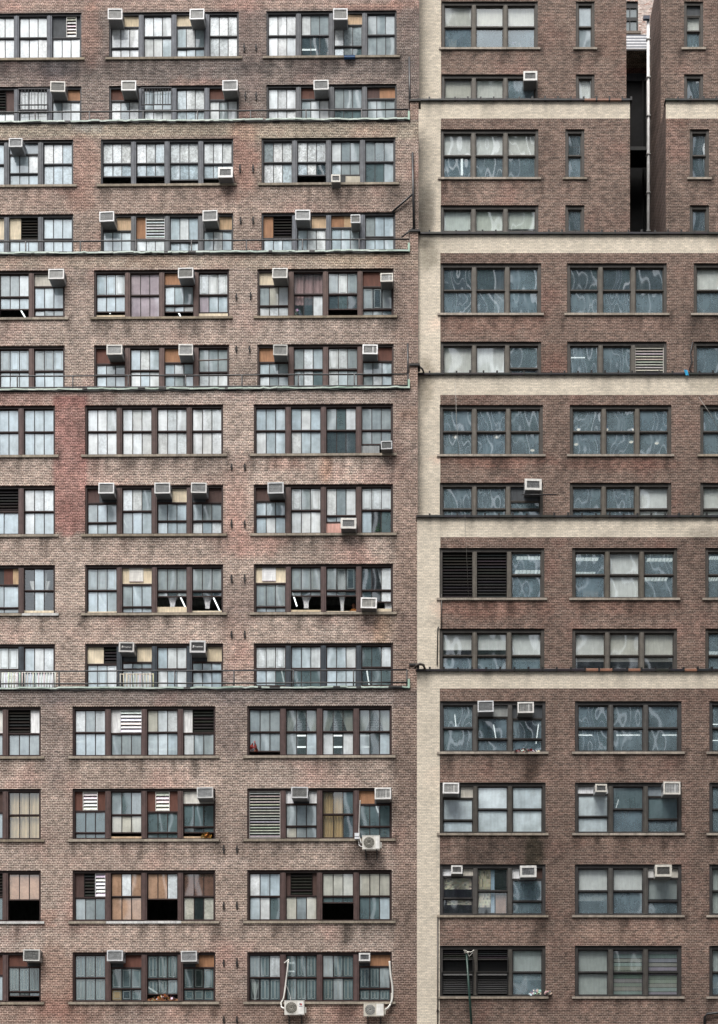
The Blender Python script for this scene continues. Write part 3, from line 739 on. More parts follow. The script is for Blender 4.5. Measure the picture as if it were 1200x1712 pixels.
# windows of both
for (t, ri), rows in LSPEC.items():
    for bi in range(3):
        h = HOLES['L', t, ri, bi]
        low = t == 0 or (t in (1, 2))
        st = dict(side='L', frame=C(56, 40, 38) if low else C(66, 66, 70), mull=C(84, 66, 64) if low else C(98, 102, 110), mw=.235, ew=.075,
                  sill=C(160, 150, 136), rail=.04, munt=.032, top=.11, room=1.25)
        if t == 1 and ri == 3: st['mull'] = C(52, 60, 68)
        if t == 2: st['mull'] = C(92, 72, 68)
        if (t, ri, bi) == (0, 2, 1): st['white'] = (1, 2)
        if (t, ri, bi) == (0, 2, 0): st['white'] = (2, 3)
        if (t, ri, bi) == (1, 2, 0): st['white'] = (3,)
        if t == 4 and ri == 0 and bi == 2: st['room'] = 1
        make_window(FL, BL, *h, LT_D[t], rows[bi], st)
for (t, ri), rows in RSPEC.items():
    for bi in range(3):
        h = HOLES['R', t, ri, bi]; sp = rows[bi]
        if (t, ri, bi) == (0, 3, 0): pass
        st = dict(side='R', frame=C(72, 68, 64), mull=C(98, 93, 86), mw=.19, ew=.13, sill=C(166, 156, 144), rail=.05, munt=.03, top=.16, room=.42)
        if t == 0: st.update(frame=C(62, 60, 60), mull=C(80, 77, 74))
        make_window(FR, BR, *h, RT_D[t], sp, st)

# copper ledge, upturned end, stub pier and iron anchors on the factory building
for t in range(4):
    d = LT_D[t]; zt = FL.L(350, LT_LEDGE[t], d)[1]; mb = MB(); tar = MB()
    x = XL0; xe = FL.L(685, LT_LEDGE[t], d)[0]; ph = 0
    pz = 0; py0 = 0
    while x < xe:
        e = min(xe, x+random.uniform(.12, .4)); nz = random.uniform(-.025, .03) if random.random() < .6 else pz
        yo = -.05-random.uniform(0, .04)
        g = .5+.5*fbm(x*1.1, t*3.0, .9, 17); k2 = random.uniform(.9, 1.06)
        cc = C(66, 66, 64) if random.random() < .05 else tuple((a_*(1-g)+b_*g)*k2 for a_, b_ in zip(C(150, 176, 162), C(220, 230, 221)))
        mb.quad((x, d+yo, zt+pz-.035), (e, d+yo, zt+nz-.035), (e, d+yo, zt+nz+.03), (x, d+yo, zt+pz+.03), cc)
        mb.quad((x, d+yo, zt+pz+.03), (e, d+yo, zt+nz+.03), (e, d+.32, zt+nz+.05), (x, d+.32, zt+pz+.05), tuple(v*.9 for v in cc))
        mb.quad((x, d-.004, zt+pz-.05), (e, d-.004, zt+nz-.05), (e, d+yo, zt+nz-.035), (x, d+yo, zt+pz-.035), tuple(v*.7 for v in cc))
        tk = random.uniform(.0, .05)
        tar.box(x, e-.001, d-.03, d-.003, zt-.075-tk, zt-.055, C(40, 40, 40))
        x = e; pz = nz
    mb.box(xe-.09, xe, d-.08, d+.3, zt-.06, zt+.34, C(165, 196, 178))
    cb = MB(); x = XL0; pts = []
    while x < xe-.3: pts.append((x, d-.07, zt-.06-.035*abs(fbm(x, t, .6, 8))-(.05 if random.random() < .1 else 0))); x += random.uniform(.25, .5)
    cb.tube(pts, .016, 5, C(30, 30, 32)); cb.build('loose_cable', M_METAL, BL)
    mb.build('copper_ledge', M_METAL, BL); tar.build('tar_flashing', M_COL, BL)
    topy = (1113, 612, 388, 170)[t]; zz = FL.L(690, topy, d)[1]
    me = MB(); me.box(xe+.002, -.004, d+.001, d+.42, zt-.6, zz, (1.0, .85, .8, 1)); me.build('end_pier', M_BRICK, BL, attr='tint')
    cp = MB(); cp.box(xe-.03, .10, d-.06, d+.46, zz+.002, zz+.09, C(44, 42, 42)); cp.build('pier_cap', M_COL, BL)
anch = {0: [(374, y) for y in (1420, 1514, 1610, 1705)]+[(396, y) for y in (1420, 1514, 1610, 1705)],
        1: [(387, y) for y in (781, 876, 968, 1061)]+[(409, y) for y in (781, 876, 968, 1061)], 2: [(395, 497), (419, 495), (395, 584), (417, 584)],
        3: [(401, 282), (423, 282), (402, 369), (423, 369)], 4: [(408, 80), (428, 80), (410, 161), (428, 161)]}
for t, ps in anch.items():
    for px, py in ps:
        x, z = FL.L(px, py, LT_D[t]); d = LT_D[t]; mb = MB(); h = random.uniform(.14, .2)
        mb.box(x-.03, x+.03, d-.05, d-.002, z-h, z+h, C(44, 40, 40)); mb.box(x-.05, x+.05, d-.07, d-.05, z-.05, z+.05, C(50, 46, 46))
        mb.build('anchor_plate', M_COL, BL)
# railings on the four terraces
for t in range(4):
    d = LT_D[t]; lev = (('1119', '1140'), ('624', '643'), ('398', '416'), ('181', '198'))[t]
    posts = ((-1, 97, 194, 291, 390, 489.5, 590.6, 680), (27, 120, 213, 309, 403.5, 498, 592, 682), (41, 132.6, 226, 319, 411, 505, 600, 684.6), (57, 148, 238, 329, 418, 511, 604, 683))[t]
    zt = FL.L(350, LT_LEDGE[t], d)[1]; yr = d+.16
    nm = ('lowest', 'second lowest', 'second highest', 'highest')[t]
    rt = empty('terrace_railing', FL.W(-9, yr, zt), FL.yaw, f'thin dark iron railing along the {nm} green copper ledge', 'railing', 'iron railings on the copper ledges')
    off = (9, -yr, -zt)
    for py in lev:
        z = FL.L(350, float(py), d)[1]; xe = FL.L(posts[-1], 500, d)[0]
        mb = MB(); n = 16
        pts = [(XL0+(xe-XL0)*k/n+9, random.uniform(-.006, .006), z-zt+random.uniform(-.01, .01)) for k in range(n+1)]
        mb.tube(pts, .033, 6, C(40, 40, 44)); mb.build('rail', M_METAL, rt)
    zp = FL.L(350, float(lev[0]), d)[1]
    for px in posts:
        x = FL.L(px, 500, d)[0]; mb = MB(); mb.tube([(x+9, 0, -.3), (x+9, 0, zp-zt+.01)], .033, 6, C(46, 44, 46)); mb.build('post', M_METAL, rt)

# ------------------------------------------------------------------ light court between the upper wings
dC = 10.35
zlo = FR.L(1070, 400, RT_D[4])[1]-1.5
for t in (4, 5):
    pass
sw = wall('court_wall', FR, BR, 0, .01, 0, .01, 0, [], lambda x, z: 0, lambda *a: (1, 1, 1), [M_BROWN])
bpy.data.objects.remove(sw)
mb = MB(); zhi = FR.L(820, RT_LEDGE[5], RT_D[5])[1]
z5 = FR.L(820, RT_LEDGE[4], RT_D[4])[1]
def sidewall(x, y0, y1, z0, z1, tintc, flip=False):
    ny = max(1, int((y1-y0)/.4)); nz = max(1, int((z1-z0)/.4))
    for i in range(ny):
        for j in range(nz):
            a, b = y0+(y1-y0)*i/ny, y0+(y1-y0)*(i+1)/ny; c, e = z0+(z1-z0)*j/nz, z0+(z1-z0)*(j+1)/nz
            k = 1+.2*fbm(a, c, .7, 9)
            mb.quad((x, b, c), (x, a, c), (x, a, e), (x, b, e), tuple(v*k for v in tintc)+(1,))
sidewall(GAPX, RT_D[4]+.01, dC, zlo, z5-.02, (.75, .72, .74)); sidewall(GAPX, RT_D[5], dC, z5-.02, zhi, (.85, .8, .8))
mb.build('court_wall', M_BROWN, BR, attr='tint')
mb = MB()
sidewall(LWX[0], RT_D[4]+.01, dC, zlo, z5-.02, (.5, .5, .5)); sidewall(LWX[1], RT_D[5], dC, z5, zhi, (.5, .5, .5)); mb.build('court_wall', M_BROWN, BR, attr='tint')
dB = 12.2
zb1 = FR.L(1066, 136, dB)[1]; zb2 = FR.L(1066, 84, dB)[1]; zb15 = FR.L(1066, 113, dB)[1]
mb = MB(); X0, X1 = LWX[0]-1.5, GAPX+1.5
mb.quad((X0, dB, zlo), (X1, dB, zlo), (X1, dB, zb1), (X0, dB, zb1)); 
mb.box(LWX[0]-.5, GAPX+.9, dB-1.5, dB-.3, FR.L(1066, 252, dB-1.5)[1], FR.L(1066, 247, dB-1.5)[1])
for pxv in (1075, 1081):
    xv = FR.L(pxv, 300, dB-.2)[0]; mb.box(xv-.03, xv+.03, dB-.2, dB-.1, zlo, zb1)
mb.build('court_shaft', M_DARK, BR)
lm = MB(); lm.box(LWX[0]-.3, GAPX+.8, dB-1.55, dB-1.5, FR.L(1066, 252, dB-1.5)[1], FR.L(1066, 246, dB-1.5)[1], C(60, 62, 64)); lm.build('court_beam', M_COL, BR); lm = MB()
lm.box(LWX[0]-.3, GAPX+.8, dB-.06, dB-.01, zb1-.02, FR.L(1066, 124, dB)[1], C(62, 64, 68)); lm.build('court_beam', M_COL, BR)
mb = MB(); mb.quad((X0, dB, zb1), (X1, dB, zb1), (X1, dB, zb15), (X0, dB, zb15), (.8, .6, .55, 1)); mb.quad((X0, dB, zb15), (X1, dB, zb15), (X1, dB, zb2), (X0, dB, zb2), (1.25, 1.2, 1, 1))
mb.build('court_wall', M_BROWN, BR, attr='tint')
# corrugated roof over the shaft
mb = MB(); ya, yb2 = dB-.9, dB-.02; za, zb_ = FR.L(1066, 82, ya)[1], FR.L(1066, 58, yb2)[1]
n = 5
for k in range(n):
    u0, u1 = k/n, (k+1)/n
    for s_, (p, q) in enumerate(((u0, u0+.45/n), (u0+.45/n, u1))):
        cc = C(186, 188, 192) if s_ == 0 else C(74, 78, 88)
        mb.quad((LWX[0]-.2, ya+(yb2-ya)*p, za+(zb_-za)*p), (GAPX+.66, ya+(yb2-ya)*p, za+(zb_-za)*p), (GAPX+.66, ya+(yb2-ya)*q, za+(zb_-za)*q+.0), (LWX[0]-.2, ya+(yb2-ya)*q, za+(zb_-za)*q), cc)
mb.box(LWX[0]-.2, GAPX+.66, ya-.05, ya-.002, za-.1, za-.02, C(60, 54, 56))
mb.build('corrugated_canopy', M_METAL, BR)
# white downpipe at the back corner of the wing
xp = GAPX-.1; mb = MB(); zt = FR.L(1087, 36, dC)[1]
mb.tube([(xp, dC-.02, zlo), (xp, dC-.02, (zlo+zt)/2), (xp, dC-.02, zt)], .085, 10, C(232, 232, 232))
mb.box(xp-.28, xp+.05, dC-.2, dC-.06, zt-.02, zt+.16, C(56, 66, 86))
for k in range(8):
    zz = zlo+(zt-zlo)*(k+.5)/8; mb.box(xp-.11, xp+.11, dC-.13, dC+.08, zz, zz+.05, C(200, 200, 200))
mb.build('downpipe', M_METAL, BR)
# the rear building seen above the court
dRr = 19.0
RB = empty('rear_building', FR.W(11, dRr, 0), 0, 'pale patchy brick building seen through the gap above the striped canopy', 'building')
mb = MB(); x0, x1 = -2.5, 5; zw0, zw1 = FR.L(1056, 53, dRr)[1], FR.L(1056, 2, dRr)[1]; zt = zw1+5; wx0, wx1 = FR.L(1040, 20, dRr)[0]-11, FR.L(1066.5, 20, dRr)[0]-11
for a, b, c, e in ((x0, wx0, 0, zt), (wx1, x1, 0, zt), (wx0, wx1, 0, zw0), (wx0, wx1, zw1, zt)):
    mb.quad((a, 0, c), (b, 0, c), (b, 0, e), (a, 0, e), (1, 1, 1, 1))
mb.quad((x0, 0, 0), (x0, 0, zt), (x0, 9, zt), (x0, 9, 0), (1, 1, 1, 1)); mb.quad((x1, 0, 0), (x1, 9, 0), (x1, 9, zt), (x1, 0, zt), (1, 1, 1, 1))
mb.quad((x0, 0, zt), (x1, 0, zt), (x1, 9, zt), (x0, 9, zt), (.3, .3, .3, 1)); mb.build('wall', M_PALE, RB, attr='tint')
f = MB(); fc = C(40, 42, 44); t_ = .07; hm = (zw0+zw1)/2-.1
for a, b, c, e in ((wx0, wx0+t_, zw0, zw1), (wx1-t_, wx1, zw0, zw1), (wx0+t_, wx1-t_, zw1-.35, zw1), (wx0+t_, wx1-t_, zw0, zw0+t_), (wx0+t_, wx1-t_, hm-.1, hm+.1), ((wx0+wx1)/2-.02, (wx0+wx1)/2+.02, zw0+t_, hm-.1), ((wx0+wx1)/2-.02, (wx0+wx1)/2+.02, hm+.1, zw1-.35), (wx0+t_, (wx0+wx1)/2-.02, hm+.9, hm+.94), ((wx0+wx1)/2+.02, wx1-t_, hm+.9, hm+.94)):
    f.box(a, b, .06, .16, c, e, fc)
w_ = f.build('window', M_COL, RB)
g = MB(); g.quad((wx0, .12, zw0), (wx1, .12, zw0), (wx1, .12, zw1), (wx0, .12, zw1), (*C(110, 120, 120), .9), rnd=(.3, .1, 0)); g.build('pane', M_GLASS, w_, attr='film')
s_ = MB(); s_.box(wx0-.15, wx1+.15, -.08, .05, zw0-.15, zw0-.003, C(130, 120, 112)); s_.build('sill', M_STONE, w_)

# ------------------------------------------------------------------ air conditioners
ORD = ('first', 'second', 'third', 'fourth', 'fifth', 'sixth', 'seventh', 'eighth', 'ninth', 'tenth', 'eleventh', 'twelfth', 'thirteenth', 'fourteenth')
def ac_proto(style):
    """unit-sized: x -.5..+.5, z 0..1, y 0 (front) .. 1 (into the wall)"""
    root = empty('air_conditioner', (0, 0, 0))
    case = MB(); cc = C(176, 178, 180) if style != 'C' else C(150, 150, 152)
    case.box(-.48, .48, .05, 1, .02, .98, cc)
    for k in range(7):
        for sx in (-1, 1):
            a = .30+.07*k
            case.box(sx*.483-.004, sx*.483+.004, a, a+.03, .35, .8, C(70, 70, 72))
    case.box(-.44, .44, .1, .95, -.012, .018, C(112, 112, 114))
    case.build('casing', M_METAL, root)
    rim = {'A': C(226, 227, 228), 'B': C(238, 238, 238), 'C': C(205, 205, 207), 'D': C(224, 224, 222), 'E': C(206, 208, 210)}[style]
    t = {'A': .075, 'B': .09, 'C': .10, 'D': .13, 'E': .075}[style]; tb = t*1.5
    fr = MB()
    for a, b, c, e in ((-.5, .5, 1-tb, 1), (-.5, .5, 0, tb), (-.5, -.5+t, tb, 1-tb), (.5-t, .5, tb, 1-tb)): fr.box(a, b, 0, .07, c, e, rim)
    fr.build('front_frame', M_METAL, root)
    gr = MB(); bk = {'A': C(128, 131, 133), 'B': C(58, 60, 62), 'C': C(38, 38, 41), 'D': C(82, 84, 86), 'E': C(98, 101, 103)}[style]
    y = .03 if style != 'C' else .012
    x0, x1, z0, z1 = -.5+t+.002, .5-t-.002, tb+.002, 1-tb-.002
    gr.quad((x0, y+.02, z0), (x1, y+.02, z0), (x1, y+.02, z1), (x0, y+.02, z1), bk)
    bar = {'A': C(176, 178, 178), 'B': C(205, 206, 206), 'D': C(120, 122, 124), 'E': C(160, 163, 165)}.get(style)
    if bar:
        nx, nz = (12, 6) if style in 'AE' else (9, 7)
        for k in range(1, nx):
            x = x0+(x1-x0)*k/nx; w = .010 if style in 'AE' else .011; gr.box(x-w, x+w, y, y+.014, z0, z1, bar)
        for k in range(1, nz):
            z = z0+(z1-z0)*k/nz; w = .010; gr.box(x0, x1, y+.002, y+.012, z-w, z+w, bar)
        if style in 'B': gr.box(x0+(x1-x0)*.7, x0+(x1-x0)*.76, y-.012, y, z0, z1, bar)
    if style == 'A':
        for k in range(3): 
            cx = random.uniform(x0, x1)
    gr.build('grille', M_METAL, root)
    if style == 'C':
        em = MB(); em.box(-.30, -.265, .004, .0118, .40, .60, C(240, 240, 240)); em.box(-.265, -.22, .004, .0118, .55, .60, C(240, 240, 240)); em.box(-.265, -.235, .004, .0118, .48, .52, C(240, 240, 240))
        em.build('emblem', M_METAL, root)
        cu = bpy.data.curves.new('brand_text', 'FONT'); cu.body = 'Friedrich'; cu.size = .19; cu.extrude = .001
        ob = bpy.data.objects.new('tmp', cu); COL.objects.link(ob)
        dg = bpy.context.evaluated_depsgraph_get(); me = bpy.data.meshes.new_from_object(ob.evaluated_get(dg)); bpy.data.objects.remove(ob)
        wdt = max(v.co.x for v in me.vertices)
        for v in me.vertices: v.co = Vector((-.20+v.co.x/wdt*.52, .006-v.co.z*.5, .43+v.co.y*.95))
        at = me.attributes.new('col', 'FLOAT_COLOR', 'CORNER'); at.data.foreach_set('color', [.8, .8, .8, 1]*len(me.loops))
        me.materials.clear(); me.materials.append(M_METAL)
        o = bpy.data.objects.new('brand_lettering', me); COL.objects.link(o); o.parent = root
    return root
def copy_tree(o, parent=None):
    c = o.copy(); COL.objects.link(c)
    if parent: c.parent = parent
    for ch in list(o.children): copy_tree(ch, c)
    return c
PROTO = {}
LOOK = {'A': 'white-rimmed air conditioner with grey grille', 'B': 'white air conditioner with dark crosshatched grille', 'C': 'air conditioner with white lettering on black face',
        'D': 'small air conditioner with thick pale rim', 'E': 'silver air conditioner'}
AC_L = [ # tier, row from top overall, bay, px0,py0,px1,py1, style
 (4, 0, 1, 180, 13.7, 204.3, 32, 'A'), (4, 0, 1, 316.4, 13.7, 341, 32, 'A'), (4, 0, 2, 556.8, 13.7, 581, 32.5, 'A'),
 (4, 1, 0, 83.7, 135.6, 108.6, 153, 'A'), (4, 1, 1, 202.3, 134, 227.2, 151, 'A'), (4, 1, 1, 371.4, 133.6, 397, 151, 'A'), (4, 1, 2, 524, 133.2, 549.3, 149.6, 'A'),
 (3, 2, 0, 14.3, 230.3, 37, 245.3, 'E'), (3, 2, 1, 363.9, 278.4, 388.8, 296.5, 'D'), (3, 2, 2, 553.7, 291, 569, 304, 'D'),
 (3, 3, 1, 165.7, 353, 190.6, 370, 'A'), (3, 3, 1, 338.2, 350.9, 363.2, 369, 'A'), (3, 3, 2, 493.3, 350.2, 518.5, 367.3, 'A'), (3, 3, 2, 586.2, 358, 602.3, 372.4, 'E'),
 (2, 4, 0, 80.3, 448.7, 106.6, 466.1, 'A'), (2, 4, 1, 297.2, 447.3, 322.9, 464.4, 'A'), (2, 4, 2, 454.7, 447.3, 480.3, 464.4, 'A'), (2, 4, 2, 635.7, 456.2, 656.9, 470.6, 'B'),
 (2, 5, 1, 177.7, 575.8, 204, 592.5, 'A'), (2, 5, 1, 298.3, 574.8, 322.2, 593.6, 'A'), (2, 5, 2, 456.4, 575.8, 480.3, 593.6, 'E'), (2, 5, 2, 605.7, 575.4, 631.3, 591.8, 'B'),
 (1, 6, 2, 636.8, 737, 655.5, 750.7, 'E'), (1, 7, 1, 164, 806.7, 190.3, 824.8, 'A'), (1, 7, 1, 258, 806.7, 284.3, 824.8, 'A'), (1, 7, 1, 318.8, 806.7, 345, 823.8, 'A'),
 (1, 7, 2, 447.1, 806, 474.1, 824.8, 'E'), (1, 7, 2, 569.1, 865.4, 595.4, 883.5, 'D'), (1, 8, 2, 602.6, 998.3, 629.6, 1016.7, 'B'),
 (1, 9, 1, 198.2, 1073, 223.8, 1090, 'C'), (1, 9, 1, 316.7, 1070.4, 343.3, 1090.9, 'C'), (0, 11, 1, 329, 1315.8, 356, 1334, 'E'), (0, 11, 2, 486.4, 1315.5, 514.5, 1334, 'E'),
 (0, 11, 2, 626.2, 1316.5, 653.8, 1336, 'B'), (0, 13, 0, 38.3, 1587, 66, 1606.6, 'E'), (0, 13, 1, 178.3, 1588.5, 205, 1606.6, 'E'), (0, 13, 1, 302.4, 1589.5, 329, 1607.6, 'E'),
 (0, 13, 2, 599.9, 1593.2, 618.7, 1606.6, 'D')]
AC_R = [(5, 1, 0, 874.7, 118.6, 898, 134.3, 'D'), (2, 5, 0, 877.1, 800.2, 905.5, 819, 'C2'), (0, 8, 0, 798.5, 1171, 825.2, 1190, 'E'), (0, 8, 0, 865.2, 1173.5, 892.5, 1191.6, 'B'),
 (0, 9, 0, 740, 1308.3, 767.3, 1326.4, 'B'), (0, 9, 1, 995, 1310.4, 1014.8, 1324, 'D'), (0, 9, 1, 1109, 1306.6, 1137.4, 1328, 'B'), (0, 10, 0, 754, 1446.7, 773, 1460.7, 'D'),
 (0, 10, 0, 869.3, 1447, 897, 1466.5, 'D'), (0, 10, 1, 1095, 1445.3, 1123, 1465.5, 'D')]
BAYN_L = ('window at the picture edge', 'middle window', 'window nearest the pier'); BAYN_R = ('window beside the cream pier', 'second window from the pier', 'window at the picture edge')
used = set()
def place_ac(fr, d, px0, py0, px1, py1, style, label, depth=.46):
    st = 'D' if style == 'C2' else style
    y = d-depth
    xa, za = fr.L(px0, py1, y); xb, zb = fr.L(px1, py0, y)
    if st not in PROTO: PROTO[st] = ac_proto(st); r = PROTO[st]
    else: r = copy_tree(PROTO[st])
    r.location = fr.W((xa+xb)/2, y, za); r.scale = (xb-xa, depth+.22, zb-za)
    r.rotation_euler = (R(random.uniform(-3, .3)), R(random.uniform(-1.2, 1.2)), fr.yaw+R(random.uniform(-2.5, 2.5)))
    tag(r, label, 'air conditioner', 'air conditioners jutting from the windows')
    return r
def sash_no(h, fr, d, px, n):
    x = fr.L(px, 500, d)[0]; return max(0, min(n-1, int((x-h[0])/(h[1]-h[0])*n)))
for (t, row, bay, a, b, c, e, s) in AC_L:
    tier_rows = [r for r in range(len(LT_ROWS[t]))]; base = {4: 0, 3: 2, 2: 4, 1: 6, 0: 10}[t]; ri = row-base
    k = 3-sash_no(HOLES['L', t, ri, bay], FL, LT_D[t], (a+c)/2, 4)
    look = {'A': 'White-rimmed grey', 'B': 'White dark-grilled', 'C': 'Black-faced lettered', 'D': 'Thick-rimmed small', 'E': 'Silver'}[s]
    low = 'on sill of' if (b+e)/2 > (LT_ROWS[t][ri][0]+18) else 'atop'
    bn = ('edge window', 'middle window', 'pier-side window')[bay]
    lab = f'{look.lower()} air conditioner {low} {ORD[k]} sash from pier, {bn}, {ORD[row]} copper-ledge row'
    place_ac(FL, LT_D[t], a, b, c, e, s, lab, .40 if low != 'atop' else .46)
for (t, row, bay, a, b, c, e, s) in AC_R:
    base = {5: 0, 4: 2, 3: 4, 2: 4, 1: 6, 0: 8}[t]; ri = row-base if t != 2 else 1
    row = {5: 1, 2: 7, 0: row}[t] if t != 0 else row
    k = sash_no(HOLES['R', t, ri, bay], FR, RT_D[t], (a+c)/2, 3)
    look = {'B': 'white dark-grilled', 'D': 'thick-rimmed', 'E': 'silver', 'C2': 'black-screened'}[s]
    bn = ('window by cream pier', 'second window', 'third window')[bay]
    rown = ORD[row] if t else {8: 'fourth lowest', 9: 'third lowest', 10: 'second lowest'}[row]
    place_ac(FR, RT_D[t], a, b, c, e, s, f'{look} air conditioner, {ORD[k]} sash, {bn}, {rown} row of cream-banded building')

# three outdoor condensers with their hoses
def condenser(px0, py0, px1, py1, label, hose, emblem):
    y = -.48
    xa, za = FL.L(px0, py1, y); xb, zb = FL.L(px1, py0, y); w, h = xb-xa, zb-za
    r = empty('condenser_unit', FL.W((xa+xb)/2, y, za), FL.yaw, label, 'condenser', 'outdoor condenser units below the sills')
    wc = C(228, 226, 220)
    c = MB(); c.box(-w/2, w/2, .01, .32, 0, h, wc); c.box(w/2, w/2+.08, .08, .28, .08, h*.55, C(205, 204, 198)); c.box(-w/2-.01, w/2+.01, 0, .33, h, h+.015, C(236, 235, 230))
    o = c.build('casing', M_METAL, r)
    g = MB(); R_ = h*.40; cx, cz = -w/2+.06+R_, h/2
    n = 24
    for k in range(n):
        a0, a1 = 2*math.pi*k/n, 2*math.pi*(k+1)/n
        g.quad((cx, .006, cz), (cx+R_*math.cos(a0), .006, cz+R_*math.sin(a0)), (cx+R_*math.cos(a1), .006, cz+R_*math.sin(a1)), (cx, .006, cz), C(122, 122, 118))
    for rr in (.3, .55, .8, 1):
        g.tube([(cx+R_*rr*math.cos(2*math.pi*k/n), -.006, cz+R_*rr*math.sin(2*math.pi*k/n)) for k in range(n+1)], .006, 4, C(200, 200, 196))
    for k in range(16):
        a0 = 2*math.pi*k/16; g.tube([(cx+.03*math.cos(a0), -.004, cz+.03*math.sin(a0)), (cx+R_*math.cos(a0), -.004, cz+R_*math.sin(a0))], .005, 4, C(196, 196, 192))
    g.build('fan_guard', M_METAL, r)
    pnl = MB(); pnl.box(cx+R_+.05, w/2-.02, .002, .0098, .03, h-.03, C(238, 237, 233)); pnl.build('front_panel', M_METAL, r)
    if emblem:
        e = MB(); ex, ez = cx+R_+.05+(w/2-cx-R_-.07)*.45, h*.72
        e.box(ex-.05, ex, -.004, .0015, ez, ez+.06, C(40, 40, 60)); e.box(ex, ex+.05, -.004, .0015, ez-.03, ez+.05, C(200, 40, 46)); e.box(ex-.07, ex+.08, -.003, .0015, ez-.09, ez-.065, C(150, 150, 160))
        e.build('emblem', M_METAL, r)
    b = MB()
    for sx in (-.32, .32): b.box(sx*w-.02, sx*w+.02, .02, .47, -.06, -.003, C(60, 60, 60)); b.box(sx*w-.02, sx*w+.02, .44, .475, -.35, -.061, C(60, 60, 60))
    b.build('wall_bracket', M_METAL, r)
    if hose:
        ho = MB()
        for pts, rad, cc in hose:
            P_ = []
            for px, py, yy in pts:
                x, z = FL.L(px, py, yy); P_.append((x-(xa+xb)/2, yy-y, z-za))
            Q = []
            for k in range(len(P_)-1):                 # Catmull-Rom through the points
                p0, p1, p2, p3 = [Vector(P_[max(0, min(len(P_)-1, k+o_))]) for o_ in (-1, 0, 1, 2)]
                for s in range(6):
                    u = s/6; Q.append(tuple(.5*((2*p1)+(-p0+p2)*u+(2*p0-5*p1+4*p2-p3)*u*u+(-p0+3*p1-3*p2+p3)*u**3)))
            Q.append(P_[-1]); ho.tube(Q, rad, 8, cc)
        ho.build('refrigerant_hose', M_METAL, r)
    return r
WH = C(228, 228, 224)
condenser(605.3, 1397, 634.7, 1419.7, 'grey-fanned white condenser hanging below the full louver window row, beside a dark soot streak', 
          [([(602, 1338, -.03), (601, 1360, -.03), (600, 1392, -.04), (604, 1410, -.3)], .022, C(190, 190, 188)), ([(600, 1395, -.05), (600, 1412, -.1), (606, 1416, -.35)], .02, C(200, 200, 198))], False)
condenser(475.2, 1673, 508.3, 1696.4, 'white condenser with red and black emblem and a tall straight hose', 
          [([(482, 1606, -.02), (478, 1640, -.04), (474, 1668, -.06), (470, 1676, -.1), (471, 1684, -.2), (477, 1686, -.35)], .034, WH), ([(475, 1610, -.03), (483, 1604, -.03)], .026, WH), ([(478, 1646, -.05), (484, 1662, -.05), (486, 1674, -.2)], .01, C(200, 200, 200))], True)
condenser(607.7, 1677.3, 641.5, 1698.8, 'white condenser fed by a thick white hose curving down the window side', 
          [([(651, 1607, -.02), (653, 1630, -.05), (656, 1652, -.05), (655, 1672, -.06), (649, 1684, -.15), (640, 1690, -.3)], .042, WH), ([(654, 1660, -.07), (652, 1682, -.1), (642, 1691, -.25)], .018, C(205, 205, 200))], False)
x, z = FL.L(596.5, 1398, -.1); e = MB(); e.box(-.1, .1, -.06, .06, -.13, .13, C(226, 228, 232)); e.box(-.1, .1, -.065, -.06, -.04, -.01, C(120, 124, 130))
o = e.build('junction_box', M_METAL); o.location = FL.W(x, -.1, z); o.rotation_euler.z = FL.yaw; tag(o, 'small white box fixed beside the condenser under the louver row', 'junction box')

# ------------------------------------------------------------------ bars, fences, pipes, pole, cables
def bars(px0, py0, px1, py1, d, label, name, cat, n, col, rad=.012, cross=(.02, .98), group=None, yoff=-.05, ornate=False):
    xa, za = FL.L(px0, py1, d+yoff); xb, zb = FL.L(px1, py0, d+yoff)
    r = empty(name, FL.W((xa+xb)/2, d+yoff, za), FL.yaw, label, cat, group); w, h = xb-xa, zb-za
    m = MB()
    for k in range(n): xx = -w/2+w*k/(n-1); m.tube([(xx, 0, 0), (xx, 0, h)], rad, 5, tuple(v*random.uniform(.75, 1.05) for v in col))
    m.build('bar', M_COL, r)['kind'] = 'stuff' if n > 100 else 'thing'
    m = MB()
    for c in cross: m.box(-w/2-.02, w/2+.02, -.02, .02, h*c-.02, h*c+.02, col)
    m.build('rail', M_COL, r)
    if ornate:
        m = MB()
        for zz in (.25, .5, .75):
            for sx in (-.12, .12):
                m.tube([(w*.1+sx+.07*math.cos(a_*.5), -.01, h*zz+.07*math.sin(a_*.5)) for a_ in range(13)], .012, 4, col)
        m.build('scrollwork', M_COL, r)
    return r
dk = C(58, 58, 62)
bars(236, 146, 286, 176, LT_D[4], 'thin iron bars over a sash of the middle window above the top ledge', 'window_bars', 'window bars', 12, dk, cross=(.03, .97), group='iron window bars')
bars(31, 147, 80, 185, LT_D[4], 'thin iron bars over a sash of the edge window above the top ledge', 'window_bars', 'window bars', 10, dk, cross=(.03, .25, .97), group='iron window bars')
wf = C(206, 206, 202)
bars(0, 1123, 33, 1160, LT_D[1], 'white fence panel with black scrollwork on the lowest terrace', 'terrace_fence', 'fence', 8, wf, .026, (.97,), 'white fence panels on the lowest terrace', -.5, True)
bars(37, 1123, 92, 1160, LT_D[1], 'plain white fence panel beside the railing post on the lowest terrace', 'terrace_fence', 'fence', 13, wf, .026, (.97,), 'white fence panels on the lowest terrace', -.5)
bars(201, 1126, 256, 1160, LT_D[1], 'rusty white fence panel below the black-faced air conditioner', 'terrace_fence', 'fence', 11, C(206, 198, 186), .026, (.97,), 'white fence panels on the lowest terrace', -.5)

